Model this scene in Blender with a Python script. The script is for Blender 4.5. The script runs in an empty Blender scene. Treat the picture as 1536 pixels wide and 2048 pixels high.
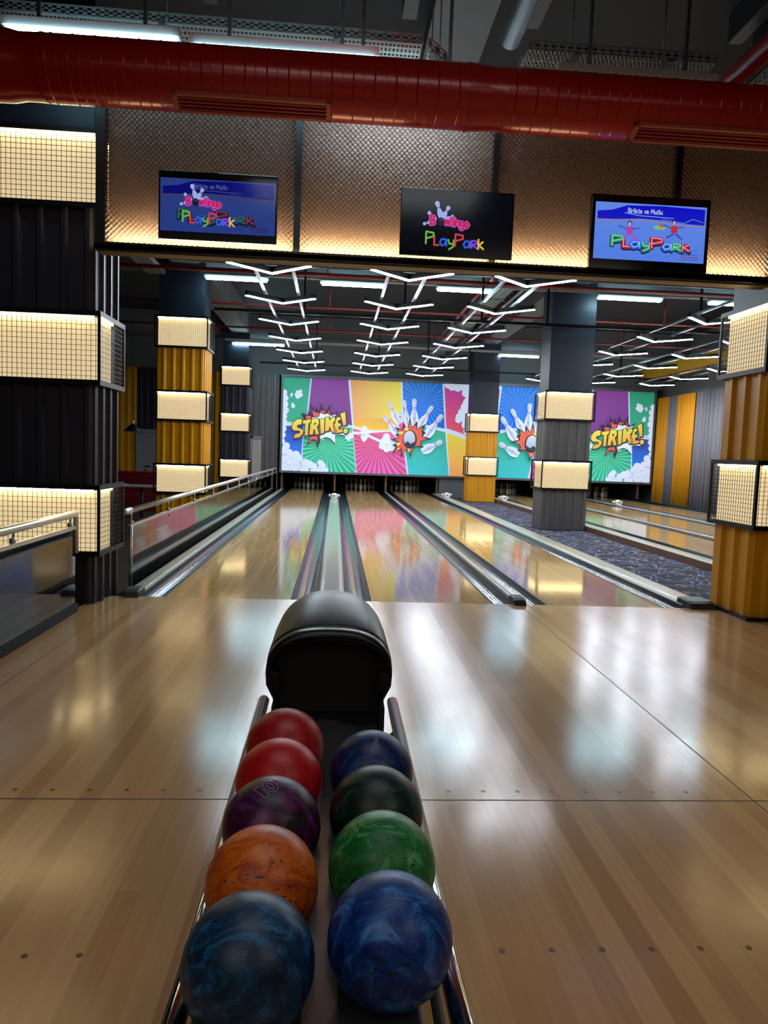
import bpy, bmesh, math, random
from mathutils import Vector, Matrix
from mathutils.geometry import tessellate_polygon
random.seed(7)
PI = math.pi
SC = bpy.context.scene
COL = SC.collection

# ------------------------------------------------------------------ camera, exposure, world
F, YAW, PITCH, ROLL = 1465.0, 0.06870811, 0.08091178, 0.03546878
CAM = Vector((-0.0012, -6.28885, 1.29544))
_cy, _sy, _cp, _sp = math.cos(YAW), math.sin(YAW), math.cos(PITCH), math.sin(PITCH)
_f = Vector((_sy*_cp, _cy*_cp, -_sp)); _r0 = Vector((_cy, -_sy, 0)); _u0 = _r0.cross(_f)
_cr, _sr = math.cos(ROLL), math.sin(ROLL)
_r = _cr*_r0 + _sr*_u0; _u = -_sr*_r0 + _cr*_u0
cam_d = bpy.data.cameras.new('camera'); cam = bpy.data.objects.new('camera', cam_d); COL.objects.link(cam)
cam_d.sensor_fit = 'VERTICAL'; cam_d.sensor_height = 36; cam_d.sensor_width = 27; cam_d.lens = F/2048*36
cam_d.clip_start = 0.05; cam_d.clip_end = 100
m3 = Matrix((( _r.x, _u.x, -_f.x), (_r.y, _u.y, -_f.y), (_r.z, _u.z, -_f.z)))
cam.matrix_world = Matrix.Translation(CAM) @ m3.to_4x4()
SC.camera = cam
def at(x, y, Y):                       # a pixel of the 1536x2048 photograph to its world X, Z on the plane Y
    d = _f + _r*((x-768)/F) - _u*((y-1024)/F)
    p = CAM + d*((Y-CAM.y)/d.y)
    return p.x, p.z

vs = SC.view_settings
SC.display_settings.display_device = 'sRGB'
vs.view_transform = 'Standard'; vs.look = 'None'; vs.gamma = 1; vs.use_curve_mapping = False
vs.exposure = 0.0
SC.cycles.max_bounces = 7; SC.cycles.diffuse_bounces = 3; SC.cycles.glossy_bounces = 4
SC.cycles.transmission_bounces = 4; SC.cycles.transparent_max_bounces = 12
SC.cycles.caustics_reflective = False; SC.cycles.caustics_refractive = False
SC.cycles.sample_clamp_indirect = 4.0
w = bpy.data.worlds.new('world'); SC.world = w; w.use_nodes = True
w.node_tree.nodes['Background'].inputs[0].default_value = (0.35, 0.42, 0.6, 1)
w.node_tree.nodes['Background'].inputs[1].default_value = 0.05

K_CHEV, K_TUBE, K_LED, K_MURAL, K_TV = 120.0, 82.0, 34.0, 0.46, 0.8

def area(name, loc, size, power, color, rot=(0, 0, 0)):
    l = bpy.data.lights.new(name, 'AREA'); l.shape = 'RECTANGLE'; l.size, l.size_y = size
    l.energy = power; l.color = color
    o = bpy.data.objects.new(name, l); COL.objects.link(o); o.location = loc; o.rotation_euler = rot
    return o
# ceiling lamps of the seating area behind the photographer
area('hall_lamp', (-1.8, -8.6, 4.4), (3, 2.4), 48, (1, .88, .74))
area('hall_lamp', (3.4, -8.2, 4.4), (3, 2.4), 48, (1, .88, .76))
area('hall_lamp', (.3, -4.6, 4.8), (3.0, 2.0), 34, (.9, .95, 1))

# ------------------------------------------------------------------ helpers
def lin(c):
    if isinstance(c, str):
        c = tuple(int(c[i:i+2], 16) for i in (0, 2, 4))
    return tuple(((v/255)/12.92 if v/255 <= .04045 else ((v/255+.055)/1.055)**2.4) for v in c)
class NT:
    def __init__(s, name):
        s.m = bpy.data.materials.new(name); s.m.use_nodes = True; s.t = s.m.node_tree
        s.t.nodes.clear(); s.out = s.t.nodes.new('ShaderNodeOutputMaterial')
    def n(s, ty, **kw):
        nd = s.t.nodes.new('ShaderNode'+ty)
        for k, v in kw.items():
            if k.startswith('i_'): nd.inputs[int(k[2:]) if k[2:].isdigit() else k[2:].replace('_', ' ')].default_value = v
            else: setattr(nd, k, v)
        return nd
    def l(s, a, b): s.t.links.new(a, b)
    def math(s, op, a, b=None, c=None):
        nd = s.n('Math', operation=op)
        for i, v in enumerate((a, b, c)):
            if v is None: continue
            if isinstance(v, (int, float)): nd.inputs[i].default_value = v
            else: s.l(v, nd.inputs[i])
        return nd.outputs[0]
    def ramp(s, fac, stops):
        nd = s.n('ValToRGB'); e = nd.color_ramp.elements
        while len(e) < len(stops): e.new(.5)
        for el, (p, c) in zip(e, stops):
            el.position = p; el.color = (*(lin(c) if isinstance(c, str) else c), 1)
        s.l(fac, nd.inputs[0]); return nd.outputs[0]
def mat(name, color, rough=.5, metal=0., emit=None, est=0., noise=0., nscale=20., spec=.5, coat=0., bump=0.):
    t = NT(name); b = t.n('BsdfPrincipled'); c = lin(color) if isinstance(color, str) else color
    b.inputs['Base Color'].default_value = (*c, 1); b.inputs['Roughness'].default_value = rough
    b.inputs['Metallic'].default_value = metal; b.inputs['Specular IOR Level'].default_value = spec
    b.inputs['Coat Weight'].default_value = coat; b.inputs['Coat Roughness'].default_value = .08
    if noise or bump:
        tc = t.n('TexCoord'); nz = t.n('TexNoise', i_Scale=nscale, i_Detail=4.); t.l(tc.outputs['Object'], nz.inputs['Vector'])
        if noise:
            mx = t.n('Mix', data_type='RGBA')
            mx.inputs['A'].default_value = (*[v*(1-noise) for v in c], 1); mx.inputs['B'].default_value = (*[min(1, v*(1+noise)) for v in c], 1)
            t.l(nz.outputs['Fac'], mx.inputs['Factor']); t.l(mx.outputs['Result'], b.inputs['Base Color'])
        if bump:
            bp = t.n('Bump', i_Strength=bump, i_Distance=.01); t.l(nz.outputs['Fac'], bp.inputs['Height']); t.l(bp.outputs[0], b.inputs['Normal'])
    if emit:
        b.inputs['Emission Color'].default_value = (*(lin(emit) if isinstance(emit, str) else emit), 1)
        b.inputs['Emission Strength'].default_value = est
    t.l(b.outputs[0], t.out.inputs[0]); return t.m
def wood(name, bw, plen, stops, rough, rvar=.06, coat=0., bump=.04):
    t = NT(name); b = t.n('BsdfPrincipled'); tc = t.n('TexCoord'); sp = t.n('SeparateXYZ'); t.l(tc.outputs['Object'], sp.inputs[0])
    u = t.math('DIVIDE', sp.outputs[0], bw); ui = t.math('FLOOR', u)
    wn = t.n('TexWhiteNoise', noise_dimensions='1D'); t.l(ui, wn.inputs['W'])
    v = t.math('ADD', t.math('DIVIDE', sp.outputs[1], plen), t.math('MULTIPLY', wn.outputs['Value'], 7.3)); vi = t.math('FLOOR', v)
    cb = t.n('CombineXYZ'); t.l(ui, cb.inputs[0]); t.l(vi, cb.inputs[1])
    w2 = t.n('TexWhiteNoise', noise_dimensions='2D'); t.l(cb.outputs[0], w2.inputs['Vector'])
    mp = t.n('Mapping'); mp.inputs['Scale'].default_value = (60, 2.2, 10); t.l(tc.outputs['Object'], mp.inputs[0])
    gr = t.n('TexNoise', i_Scale=1.0, i_Detail=5.); t.l(mp.outputs[0], gr.inputs['Vector'])
    f = t.math('ADD', t.math('MULTIPLY', w2.outputs['Value'], .68), t.math('MULTIPLY', t.math('SUBTRACT', gr.outputs['Fac'], .18), .45))
    col = t.ramp(f, stops); t.l(col, b.inputs['Base Color'])
    # worn lacquer: blotchy sheen with fine scuffs
    n2 = t.n('TexNoise', i_Scale=2.2, i_Detail=8., i_Roughness=.7); t.l(tc.outputs['Object'], n2.inputs['Vector'])
    t.l(t.math('ADD', t.math('MULTIPLY', n2.outputs['Fac'], rvar*2), rough-rvar), b.inputs['Roughness'])
    n3 = t.n('TexNoise', i_Scale=42., i_Detail=2.); t.l(tc.outputs['Object'], n3.inputs['Vector'])
    bp = t.n('Bump', i_Strength=bump, i_Distance=.004); t.l(n3.outputs['Fac'], bp.inputs['Height']); t.l(bp.outputs[0], b.inputs['Normal'])
    b.inputs['Specular IOR Level'].default_value = .40 if bump > .01 else .42
    b.inputs['Coat Weight'].default_value = coat; b.inputs['Coat Roughness'].default_value = .05
    t.l(b.outputs[0], t.out.inputs[0]); return t.m
def glassmat(name, tint, refl=1.0):
    t = NT(name); tr = t.n('BsdfTransparent'); tr.inputs[0].default_value = (*tint, 1)
    gl = t.n('BsdfGlossy'); gl.inputs['Roughness'].default_value = .02; fr = t.n('Fresnel'); fr.inputs[0].default_value = 1.52
    mx = t.n('MixShader'); t.l(t.math('MINIMUM', t.math('MULTIPLY', fr.outputs[0], 1.5*refl), 1.), mx.inputs[0])
    t.l(tr.outputs[0], mx.inputs[1]); t.l(gl.outputs[0], mx.inputs[2]); t.l(mx.outputs[0], t.out.inputs[0]); return t.m
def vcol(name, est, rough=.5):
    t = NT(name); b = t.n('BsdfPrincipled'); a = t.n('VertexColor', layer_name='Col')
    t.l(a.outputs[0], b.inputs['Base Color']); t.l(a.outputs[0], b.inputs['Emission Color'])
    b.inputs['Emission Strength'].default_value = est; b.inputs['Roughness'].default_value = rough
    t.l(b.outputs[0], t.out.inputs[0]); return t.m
def vcol_screen(name, est):
    t = NT(name); b = t.n('BsdfPrincipled'); a = t.n('VertexColor', layer_name='Col')
    b.inputs['Base Color'].default_value = (.004, .004, .006, 1); t.l(a.outputs[0], b.inputs['Emission Color'])
    b.inputs['Emission Strength'].default_value = est; b.inputs['Roughness'].default_value = .12
    t.l(b.outputs[0], t.out.inputs[0]); return t.m

M = dict(
 approach=wood('approach_boards', .075, 7.0, [(0, 'a67a50'), (.35, 'b3875b'), (.7, 'c29668'), (1, 'cfa878')], .165, .05, bump=.07),
 lane=wood('lane_boards', .027, 1.1, [(0, 'b08a56'), (.35, 'bf9a64'), (.7, 'cda874'), (1, 'd9b684')], .085, .02, 0, .002),
 gutter=mat('gutter_plastic', '363f4c', .15, 0, spec=.8), capwhite=mat('cap_cream', 'b9b7a6', .22, spec=.5, noise=.06, nscale=6),
 capgreen=mat('cap_pale', 'a9b3a6', .16, spec=.6, noise=.05, nscale=5), black=mat('black_plastic', '0e0e10', .38),
 blackgloss=mat('black_gloss', '08080a', .12), rubber=mat('black_rubber', '15151a', .55), dark=mat('matte_black', '050506', .8),
 charcoal=mat('charcoal_sheet', '34313a', .42, .25, noise=.08, nscale=3), grey=mat('grey_sheet', '6a6868', .42, .3, noise=.06, nscale=3),
 amber=mat('amber_sheet', 'd8940c', .4, 0, noise=.1, nscale=3), navy=mat('navy_paint', '141b2b', .5, noise=.12, nscale=2),
 frame=mat('black_steel_angle', '121214', .45, .4), wire=mat('wire_mesh_black', '1a1712', .5, .4),
 panel=mat('backlit_cream_panel', 'd8c09a', .6, emit='f4d9a8', est=.8, noise=.05, nscale=30),
 led=mat('led_strip_warm', 'ffffff', .5, emit='ffe9a8', est=K_LED), chev=mat('led_diffuser_white', 'ffffff', .5, emit='eef6ff', est=K_CHEV),
 tube=mat('fluorescent_tube', 'ffffff', .5, emit='c6f4ff', est=K_TUBE), housing=mat('black_aluminium_housing', '101112', .35, .5),
 whitemetal=mat('white_enamel', 'b9b3b0', .35), chrome=mat('chrome', 'c9c9cc', .1, 1.0), steel=mat('brushed_steel', 'd6d2cc', .28, .7, noise=.06, nscale=9),
 alu=mat('aluminium_profile', '9aa0aa', .35, .9), galv=mat('galvanised_steel', 'a6a8a6', .45, .35, noise=.3, nscale=40),
 red=mat('red_duct_paint', 'ac1810', .24, .1, spec=.6, noise=.08, nscale=3), redpipe=mat('red_pipe_paint', '7a1210', .4), grille=mat('salmon_grille_paint', 'b0523a', .4),
 mesh=mat('copper_expanded_mesh', 'a08476', .45, .5), meshback=mat('taupe_backing', '9a7f78', .7, noise=.06, nscale=6),
 beige=mat('beige_beam_soffit', '8f7c60', .5), soffit=mat('dark_ceiling', '1c1f28', .8, noise=.2, nscale=1.5), beam=mat('grey_concrete_beam', '5c5c60', .8, noise=.12, nscale=2),
 wallgrey=mat('grey_wall_paint', '6a6e70', .8, noise=.06, nscale=2), doorwhite=mat('white_door_paint', '8f8c90', .45), maple=mat('pit_side_wood', '6b4a38', .5, noise=.2, nscale=12),
 pin=mat('white_pin_plastic', 'e4e0d6', .22, spec=.6), pinred=mat('red_pin_band', 'a01818', .3), white=mat('white_plastic', 'dedad2', .3),
 curtainy=mat('yellow_curtain', 'e8a018', .7, noise=.08, nscale=5), curtaing=mat('grey_curtain', '84818a', .7, noise=.08, nscale=5),
 redseat=mat('red_upholstery', '5c0c12', .4), table=mat('pale_table_top', '8a8790', .4), darkfloor=mat('dark_plank_floor', '2b2724', .4, noise=.25, nscale=5),
 muralframe=mat('grey_aluminium_frame', '74767a', .4, .6), glass=glassmat('railing_glass', (.80, .88, .88)), glassdark=glassmat('tinted_railing_glass', (.62, .66, .66)),
 brass=mat('dot_marker', '4c351c', .35), yellow=mat('yellow_duct_paint', 'c79a10', .5), navyduct=mat('blue_grey_duct', '39424e', .4, .3),
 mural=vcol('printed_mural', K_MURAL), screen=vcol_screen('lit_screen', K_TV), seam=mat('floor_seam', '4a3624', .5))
def carpet():
    t = NT('patterned_carpet'); b = t.n('BsdfPrincipled'); tc = t.n('TexCoord')
    nz = t.n('TexNoise', i_Scale=3.); t.l(tc.outputs['Object'], nz.inputs['Vector'])
    add = t.n('VectorMath', operation='MULTIPLY_ADD'); t.l(nz.outputs['Color'], add.inputs[0]); add.inputs[1].default_value = (.5, .5, .5); t.l(tc.outputs['Object'], add.inputs[2])
    vo = t.n('TexVoronoi', feature='DISTANCE_TO_EDGE', i_Scale=2.6); t.l(add.outputs[0], vo.inputs['Vector'])
    ring = t.math('LESS_THAN', t.math('ABSOLUTE', t.math('SUBTRACT', vo.outputs['Distance'], .075)), .012)
    v2 = t.n('TexVoronoi', feature='F1', i_Scale=7.); t.l(tc.outputs['Object'], v2.inputs['Vector'])
    dot = t.math('LESS_THAN', v2.outputs['Distance'], .2)
    c1 = t.n('Mix', data_type='RGBA'); c1.inputs['A'].default_value = (*lin('1e1e32'), 1); c1.inputs['B'].default_value = (*lin('9aa2cc'), 1); t.l(ring, c1.inputs['Factor'])
    c2 = t.n('Mix', data_type='RGBA'); t.l(c1.outputs['Result'], c2.inputs['A']); c2.inputs['B'].default_value = (*lin('c49c58'), 1); t.l(t.math('MULTIPLY', dot, .8), c2.inputs['Factor'])
    t.l(c2.outputs['Result'], b.inputs['Base Color']); b.inputs['Roughness'].default_value = .95
    t.l(b.outputs[0], t.out.inputs[0]); return t.m
M['carpet'] = carpet()
def ballmat(name, a, b_, c, scr=.5, rough=.32, sc=10., seed=0.):
    t = NT(name); b = t.n('BsdfPrincipled'); tc = t.n('TexCoord'); mp = t.n('Mapping'); mp.inputs['Location'].default_value = (seed, seed*.7, seed*1.3)
    mp.inputs['Rotation'].default_value = (seed, seed*2, .4); mp.inputs['Scale'].default_value = (1, 2.0, 1); t.l(tc.outputs['Object'], mp.inputs[0])
    nz = t.n('TexNoise', i_Scale=sc*1.4, i_Detail=5., i_Roughness=.62, i_Distortion=1.6); t.l(mp.outputs[0], nz.inputs['Vector'])
    col = t.ramp(nz.outputs['Fac'], [(.34, a), (.52, b_), (.72, c)])
    s1 = None
    n4 = t.n('TexNoise', i_Scale=9., i_Detail=1.); t.l(mp.outputs[0], n4.inputs['Vector'])
    for q, ro in enumerate(((.5+seed, .9, 1.2), (1.9, seed, .3))):
        m2 = t.n('Mapping'); m2.inputs['Rotation'].default_value = ro; m2.inputs['Scale'].default_value = (30, 340, 170); m2.inputs['Location'].default_value = (seed*3+q, 0, 0); t.l(tc.outputs['Object'], m2.inputs[0])
        n5 = t.n('TexNoise', i_Scale=1., i_Detail=1., i_Distortion=.3); t.l(m2.outputs[0], n5.inputs['Vector'])
        v = t.math('MULTIPLY', t.math('GREATER_THAN', n5.outputs['Fac'], .685), t.math('GREATER_THAN', n4.outputs['Fac'], .80-scr*.75))
        s1 = v if s1 is None else t.math('MAXIMUM', s1, v)
    mx = t.n('Mix', data_type='RGBA'); t.l(s1, mx.inputs['Factor']); t.l(col, mx.inputs['A']); mx.inputs['B'].default_value = (.006, .006, .008, 1)
    t.l(mx.outputs['Result'], b.inputs['Base Color']); b.inputs['Roughness'].default_value = rough; b.inputs['Specular IOR Level'].default_value = .38
    bp = t.n('Bump', i_Strength=.25, i_Distance=.001, invert=True); t.l(s1, bp.inputs['Height']); t.l(bp.outputs[0], b.inputs['Normal'])
    t.l(b.outputs[0], t.out.inputs[0]); return t.m

class MB:                              # collects shapes into ONE mesh object
    def __init__(s): s.bm = bmesh.new()
    def box(s, x0, x1, y0, y1, z0, z1, mi=0):
        v = [s.bm.verts.new(p) for p in ((x0,y0,z0),(x1,y0,z0),(x1,y1,z0),(x0,y1,z0),(x0,y0,z1),(x1,y0,z1),(x1,y1,z1),(x0,y1,z1))]
        for q in ((3,2,1,0),(4,5,6,7),(0,1,5,4),(1,2,6,5),(2,3,7,6),(3,0,4,7)):
            s.bm.faces.new([v[i] for i in q]).material_index = mi
        return s
    def quad(s, pts, mi=0):
        f = s.bm.faces.new([s.bm.verts.new(p) for p in pts]); f.material_index = mi; return f
    def bar(s, a, b, w_, h, up=(0, 0, 1)):
        a, b = Vector(a), Vector(b); d = (b-a).normalized(); sd = d.cross(Vector(up)).normalized()*w_/2; u = sd.cross(d).normalized()*h/2
        v = [s.bm.verts.new(p) for q in (a, b) for p in (q-sd-u, q+sd-u, q+sd+u, q-sd+u)]
        for q in ((0,1,2,3),(7,6,5,4),(4,5,1,0),(5,6,2,1),(6,7,3,2),(7,4,0,3)): s.bm.faces.new([v[i] for i in q])
        return s
    def tube(s, pts, r, n=12, cap=True, smooth=True):
        pts = [Vector(p) for p in pts]; rings = []; rr = r if isinstance(r, (list, tuple)) else [r]*len(pts)
        ref = None
        for i, p in enumerate(pts):
            d = (pts[min(i+1, len(pts)-1)]-pts[max(i-1, 0)]).normalized()
            if ref is None: ref = Vector((0, 0, 1)) if abs(d.z) < .9 else Vector((1, 0, 0))
            a = d.cross(ref).normalized(); b = a.cross(d).normalized(); ref = b
            rings.append([s.bm.verts.new(p + rr[i]*(a*math.cos(2*PI*k/n)+b*math.sin(2*PI*k/n))) for k in range(n)])
        for A, B in zip(rings, rings[1:]):
            for k in range(n):
                f = s.bm.faces.new((A[k], A[(k+1) % n], B[(k+1) % n], B[k])); f.smooth = smooth
        if cap: s.bm.faces.new(rings[0][::-1]); s.bm.faces.new(rings[-1])
        return s
    def lathe(s, prof, n=24, c=(0, 0, 0), mats=None):
        rings = [[s.bm.verts.new((c[0]+r*math.cos(2*PI*k/n), c[1]+r*math.sin(2*PI*k/n), c[2]+z)) for k in range(n)] for r, z in prof]
        for i, (A, B) in enumerate(zip(rings, rings[1:])):
            for k in range(n):
                f = s.bm.faces.new((A[k], A[(k+1) % n], B[(k+1) % n], B[k])); f.smooth = True
                if mats: f.material_index = mats[i]
        s.bm.faces.new(rings[0][::-1]); s.bm.faces.new(rings[-1]); return s
    def sheet(s, prof, z0, z1):        # vertical sheet following a plan outline
        lo = [s.bm.verts.new((x, y, z0)) for x, y in prof]; hi = [s.bm.verts.new((x, y, z1)) for x, y in prof]
        for i in range(len(prof)-1): s.bm.faces.new((lo[i], lo[i+1], hi[i+1], hi[i]))
        return s
    def extrude_y(s, prof, y0, y1, smooth=False, closed=False):   # prof in X,Z swept along Y
        a = [s.bm.verts.new((x, y0, z)) for x, z in prof]; b = [s.bm.verts.new((x, y1, z)) for x, z in prof]
        n = len(prof)
        for i in range(n if closed else n-1):
            f = s.bm.faces.new((a[i], a[(i+1) % n], b[(i+1) % n], b[i])); f.smooth = smooth
        if closed: s.bm.faces.new(a[::-1]); s.bm.faces.new(b)
        return s
    def sphere(s, c, r, sx=1, sy=1, sz=1, u=24, v=14):
        mm = Matrix.Translation(c) @ Matrix.Diagonal((sx, sy, sz, 1))
        g = bmesh.ops.create_uvsphere(s.bm, u_segments=u, v_segments=v, radius=r, matrix=mm)
        for vt in g['verts']:
            for f in vt.link_faces: f.smooth = True
        return s
    def build(s, name, m, parent=None, bevel=0, solid=0, normals=True):
        if normals: bmesh.ops.recalc_face_normals(s.bm, faces=s.bm.faces)
        me = bpy.data.meshes.new(name); s.bm.to_mesh(me); s.bm.free()
        for x in (m if isinstance(m, (list, tuple)) else [m]): me.materials.append(M[x] if isinstance(x, str) else x)
        o = bpy.data.objects.new(name, me); COL.objects.link(o)
        if parent: o.parent = parent
        if solid: md = o.modifiers.new('thickness', 'SOLIDIFY'); md.thickness = solid; md.offset = 0
        if bevel: md = o.modifiers.new('bevel', 'BEVEL'); md.width = bevel; md.segments = 2; md.limit_method = 'ANGLE'
        return o
def tag(o, label, cat, group=None, kind=None):
    o['label'] = label; o['category'] = cat
    if group: o['group'] = group
    if kind: o['kind'] = kind
    return o
def thing(name, label, cat, loc=(0, 0, 0), group=None):
    o = bpy.data.objects.new(name, None); COL.objects.link(o); o.location = loc; o.empty_display_size = .1
    return tag(o, label, cat, group)
def struct(o): o['kind'] = 'structure'; return o
def dup(root, loc, label=None):
    r = root.copy(); COL.objects.link(r); r.location = loc
    if label: r['label'] = label
    for ch in list(root.children):
        c = ch.copy(); COL.objects.link(c); c.parent = r
        for g in ch.children:
            d = g.copy(); COL.objects.link(d); d.parent = c
    return r

# ------------------------------------------------------------------ the setting
LANES = [-.88, .88, 2.434, 5.87, 7.42, 9.18]           # lane centres
LW = .527
YEND = 17.35
struct(MB().box(-1.98, 3.45, -11, 0, -.5, 0).box(3.45, 12, -11, -.45, -.5, 0).build('floor', 'approach'))
mb = MB().box(-1.95, 3.45, -3.653, -3.648, 0, .0012).box(1.655, 1.660, -11, 0, 0, .0012).box(-1.72, -1.715, -11, 0, 0, .0012).box(3.45, 12, -3.653, -3.648, 0, .0012)
struct(mb.build('trim_1', 'seam'))
struct(MB().box(-12, -1.98, -11, 18, -.52, -.42).build('floor_lower', 'darkfloor'))
struct(MB().box(-1.98, -1.76, 0, YEND, -.42, -.1).build('floor_channel', 'dark'))
struct(MB().box(3.44, 4.91, -.45, YEND, -.3, -.09).box(4.91, 12, -.45, 0, -.3, -.09).build('floor_carpet', 'carpet'))
struct(MB().box(-1.76, 3.44, 0, 20, -.3, -.16).box(4.91, 10.6, 0, 20, -.3, -.16).build('floor_sublane', 'dark'))
struct(MB().box(-12, 14, -11, 20, 5.2, 5.4).build('ceiling', 'soffit'))
struct(MB().box(-12, 14, 20, 20.2, -.6, 5.2).build('wall_back', 'dark'))
mb = MB().box(-12, -1.85, 17.45, 17.6, -.6, 5.2).box(-1.85, 10.7, 17.45, 17.6, 3.66, 5.2)
struct(mb.build('wall_far', 'wallgrey'))
struct(MB().box(-12.2, -12, -11, 20, -.6, 5.2).build('wall_left', 'wallgrey'))
struct(MB().box(10.75, 10.95, 3, 20, -.6, 5.2).build('wall_right', 'wallgrey'))
struct(MB().box(-12, 14, -11.2, -11, -.6, 5.2).build('wall_near', 'wallgrey'))
mb = MB()
for y in (7.75, 15.8): mb.box(-12, 10.75, y, y+.45, 4.55, 5.2)
for x in (-3.1, 4.2): mb.box(x, x+.5, .3, 17.45, 4.62, 5.2)
struct(mb.build('ceiling_beams', 'beam'))

# ------------------------------------------------------------------ pillars
def corr(x0, x1, y0, y1, per=.19, d=.028):   # closed plan outline of ribbed sheets round a box, outward ribs
    out = []
    def side(a, b, nrm):
        a, b = Vector(a), Vector(b); L = (b-a).length; n = max(2, round(L/per)); p = L/n; dr = (b-a)/L; res = []
        for k in range(n):
            for f, o in ((0, 0), (.50, 0), (.60, d), (.78, d), (.90, 0)):
                q = a + dr*(p*(k+f)) + Vector(nrm)*o; res.append((q.x, q.y))
        return res
    out += side((x0, y0), (x1, y0), (0, -1)); out += side((x1, y0), (x1, y1), (1, 0))
    out += side((x1, y1), (x0, y1), (0, 1)); out += side((x0, y1), (x0, y0), (-1, 0))
    out.append(out[0]); return out
def pillar(label, x0, x1, y0, y1, zf, bands, sheet, core_top=5.2, lit=('front', 'right'), sd=.55):
    t = thing('pillar', label, 'pillar', ((x0+x1)/2, (y0+y1)/2, zf), 'square pillars with glowing bands')
    cx, cy = (x0+x1)/2, (y0+y1)/2; O = lambda mb: [setattr(v, 'co', v.co - Vector((cx, cy, zf))) for v in mb.bm.verts]
    def fin(mb, n, m, p=t, **k): O(mb); return mb.build(n, m, p, **k)
    g = .035
    fin(MB().box(x0+g, x1-g, y0+g, y1-g, zf, core_top), 'core', 'navy')
    z = zf
    for (a, b) in bands:
        if a > z: fin(MB().sheet(corr(x0+.02, x1-.02, y0+.02, y1-.02), z+.01, a-.02), 'ribbed_panel', sheet, normals=True)
        z = b
    e = .035; X0, X1, Y0, Y1 = x0-e, x1+e, y0-e, y1+e
    for (a, b) in bands:
        fr = MB()
        for zz in (a-.03, b-.01):
            hgt = .04
            fr.box(X0, X1, Y0, Y0+.03, zz, zz+hgt).box(X0, X1, Y1-.03, Y1, zz, zz+hgt).box(X0, X0+.03, Y0+.03, Y1-.03, zz, zz+hgt).box(X1-.03, X1, Y0+.03, Y1-.03, zz, zz+hgt)
            fr.box(X0+.03, X1-.03, Y0+.03, Y1-.03, zz+.012, zz+.026)
        for (px_, py_) in ((X0, Y0), (X1-.022, Y0), (X0, Y1-.022), (X1-.022, Y1-.022)): fr.box(px_, px_+.022, py_, py_+.022, a+.01, b-.01)
        cage = fin(fr, 'band_frame', 'frame')
        wm = MB(); s = .0016; step = .0365
        nx = int((X1-X0)/step); ny = int((Y1-Y0)/step); nz = int((b-a)/step)
        for i in range(1, nx):
            q = X0+(X1-X0)*i/nx
            for yy in (Y0+.008, Y1-.008): wm.box(q-s, q+s, yy-s, yy+s, a, b)
        for i in range(1, ny):
            q = Y0+(Y1-Y0)*i/ny
            for xx in (X0+.008, X1-.008): wm.box(xx-s, xx+s, q-s, q+s, a, b)
        for i in range(1, nz):
            q = a+(b-a)*i/nz
            for yy in (Y0+.008, Y1-.008): wm.box(X0, X1, yy-s, yy+s, q-s, q+s)
            for xx in (X0+.008, X1-.008): wm.box(xx-s, xx+s, Y0, Y1, q-s, q+s)
        fin(wm, 'wire_grid', 'wire')
        pn = MB(); ld = MB(); ls = .006; t2 = .012
        sdep = (y1-y0)*sd
        if 'front' in lit: pn.box(x0+.03, x1-.02, y0-.004, y0+.03, a+.01, b-.02); ld.box(x0+.03, x1-.02, Y0+.012, Y0+.012+t2, b-.026, b-.011)
        if 'right' in lit: pn.box(x1-.03, x1+.004, y0, y0+sdep, a+.01, b-.02); ld.box(X1-.024, X1-.012, y0+.03, y0+sdep, b-.026, b-.011)
        if 'left' in lit: pn.box(x0-.004, x0+.03, y0, y0+sdep, a+.01, b-.02); ld.box(X0+.012, X0+.024, y0+.03, y0+sdep, b-.026, b-.011)
        fin(pn, 'light_panel', 'panel'); fin(ld, 'led_strip', 'led')
    return t
LB = [(.42, .93), (1.77, 2.28), (3.11, 3.64)]
RB = [(.79, 1.31), (2.09, 2.62)]
pillar('large dark-ribbed pillar with three glowing bands at left beside the glass rail', -3.0, -1.88, -.35, .25, -.42, LB, 'charcoal')
pillar('amber-ribbed pillar with three glowing bands behind the left railing', -3.34, -2.44, 7.62, 8.3, -.42, LB, 'amber')
pillar('farthest left pillar, slim and dark-ribbed, in front of the grey far wall', -3.4, -2.58, 15.6, 16.2, -.42, LB, 'charcoal')
pillar('grey-ribbed pillar standing on the carpet between the two sets of lanes', 3.99, 4.91, 7.6, 8.3, -.09, [(.72, 1.24), (2.05, 2.57)], 'grey', lit=('front', 'left'), sd=.8)
pillar('small far amber pillar in front of the mural, at the end of the carpet', 4.0, 4.87, 15.6, 16.3, -.09, [(.72, 1.24), (2.03, 2.55)], 'amber', lit=('front', 'left'))
p = pillar('large amber-ribbed pillar at the right edge beside the foul line', 3.48, 4.42, -.47, .22, -.09, RB, 'amber', lit=('front', 'left'), sd=.9)
MB().box(-.5, .5, -.375, .375, 0, .12).build('plinth', 'black', p)

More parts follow.
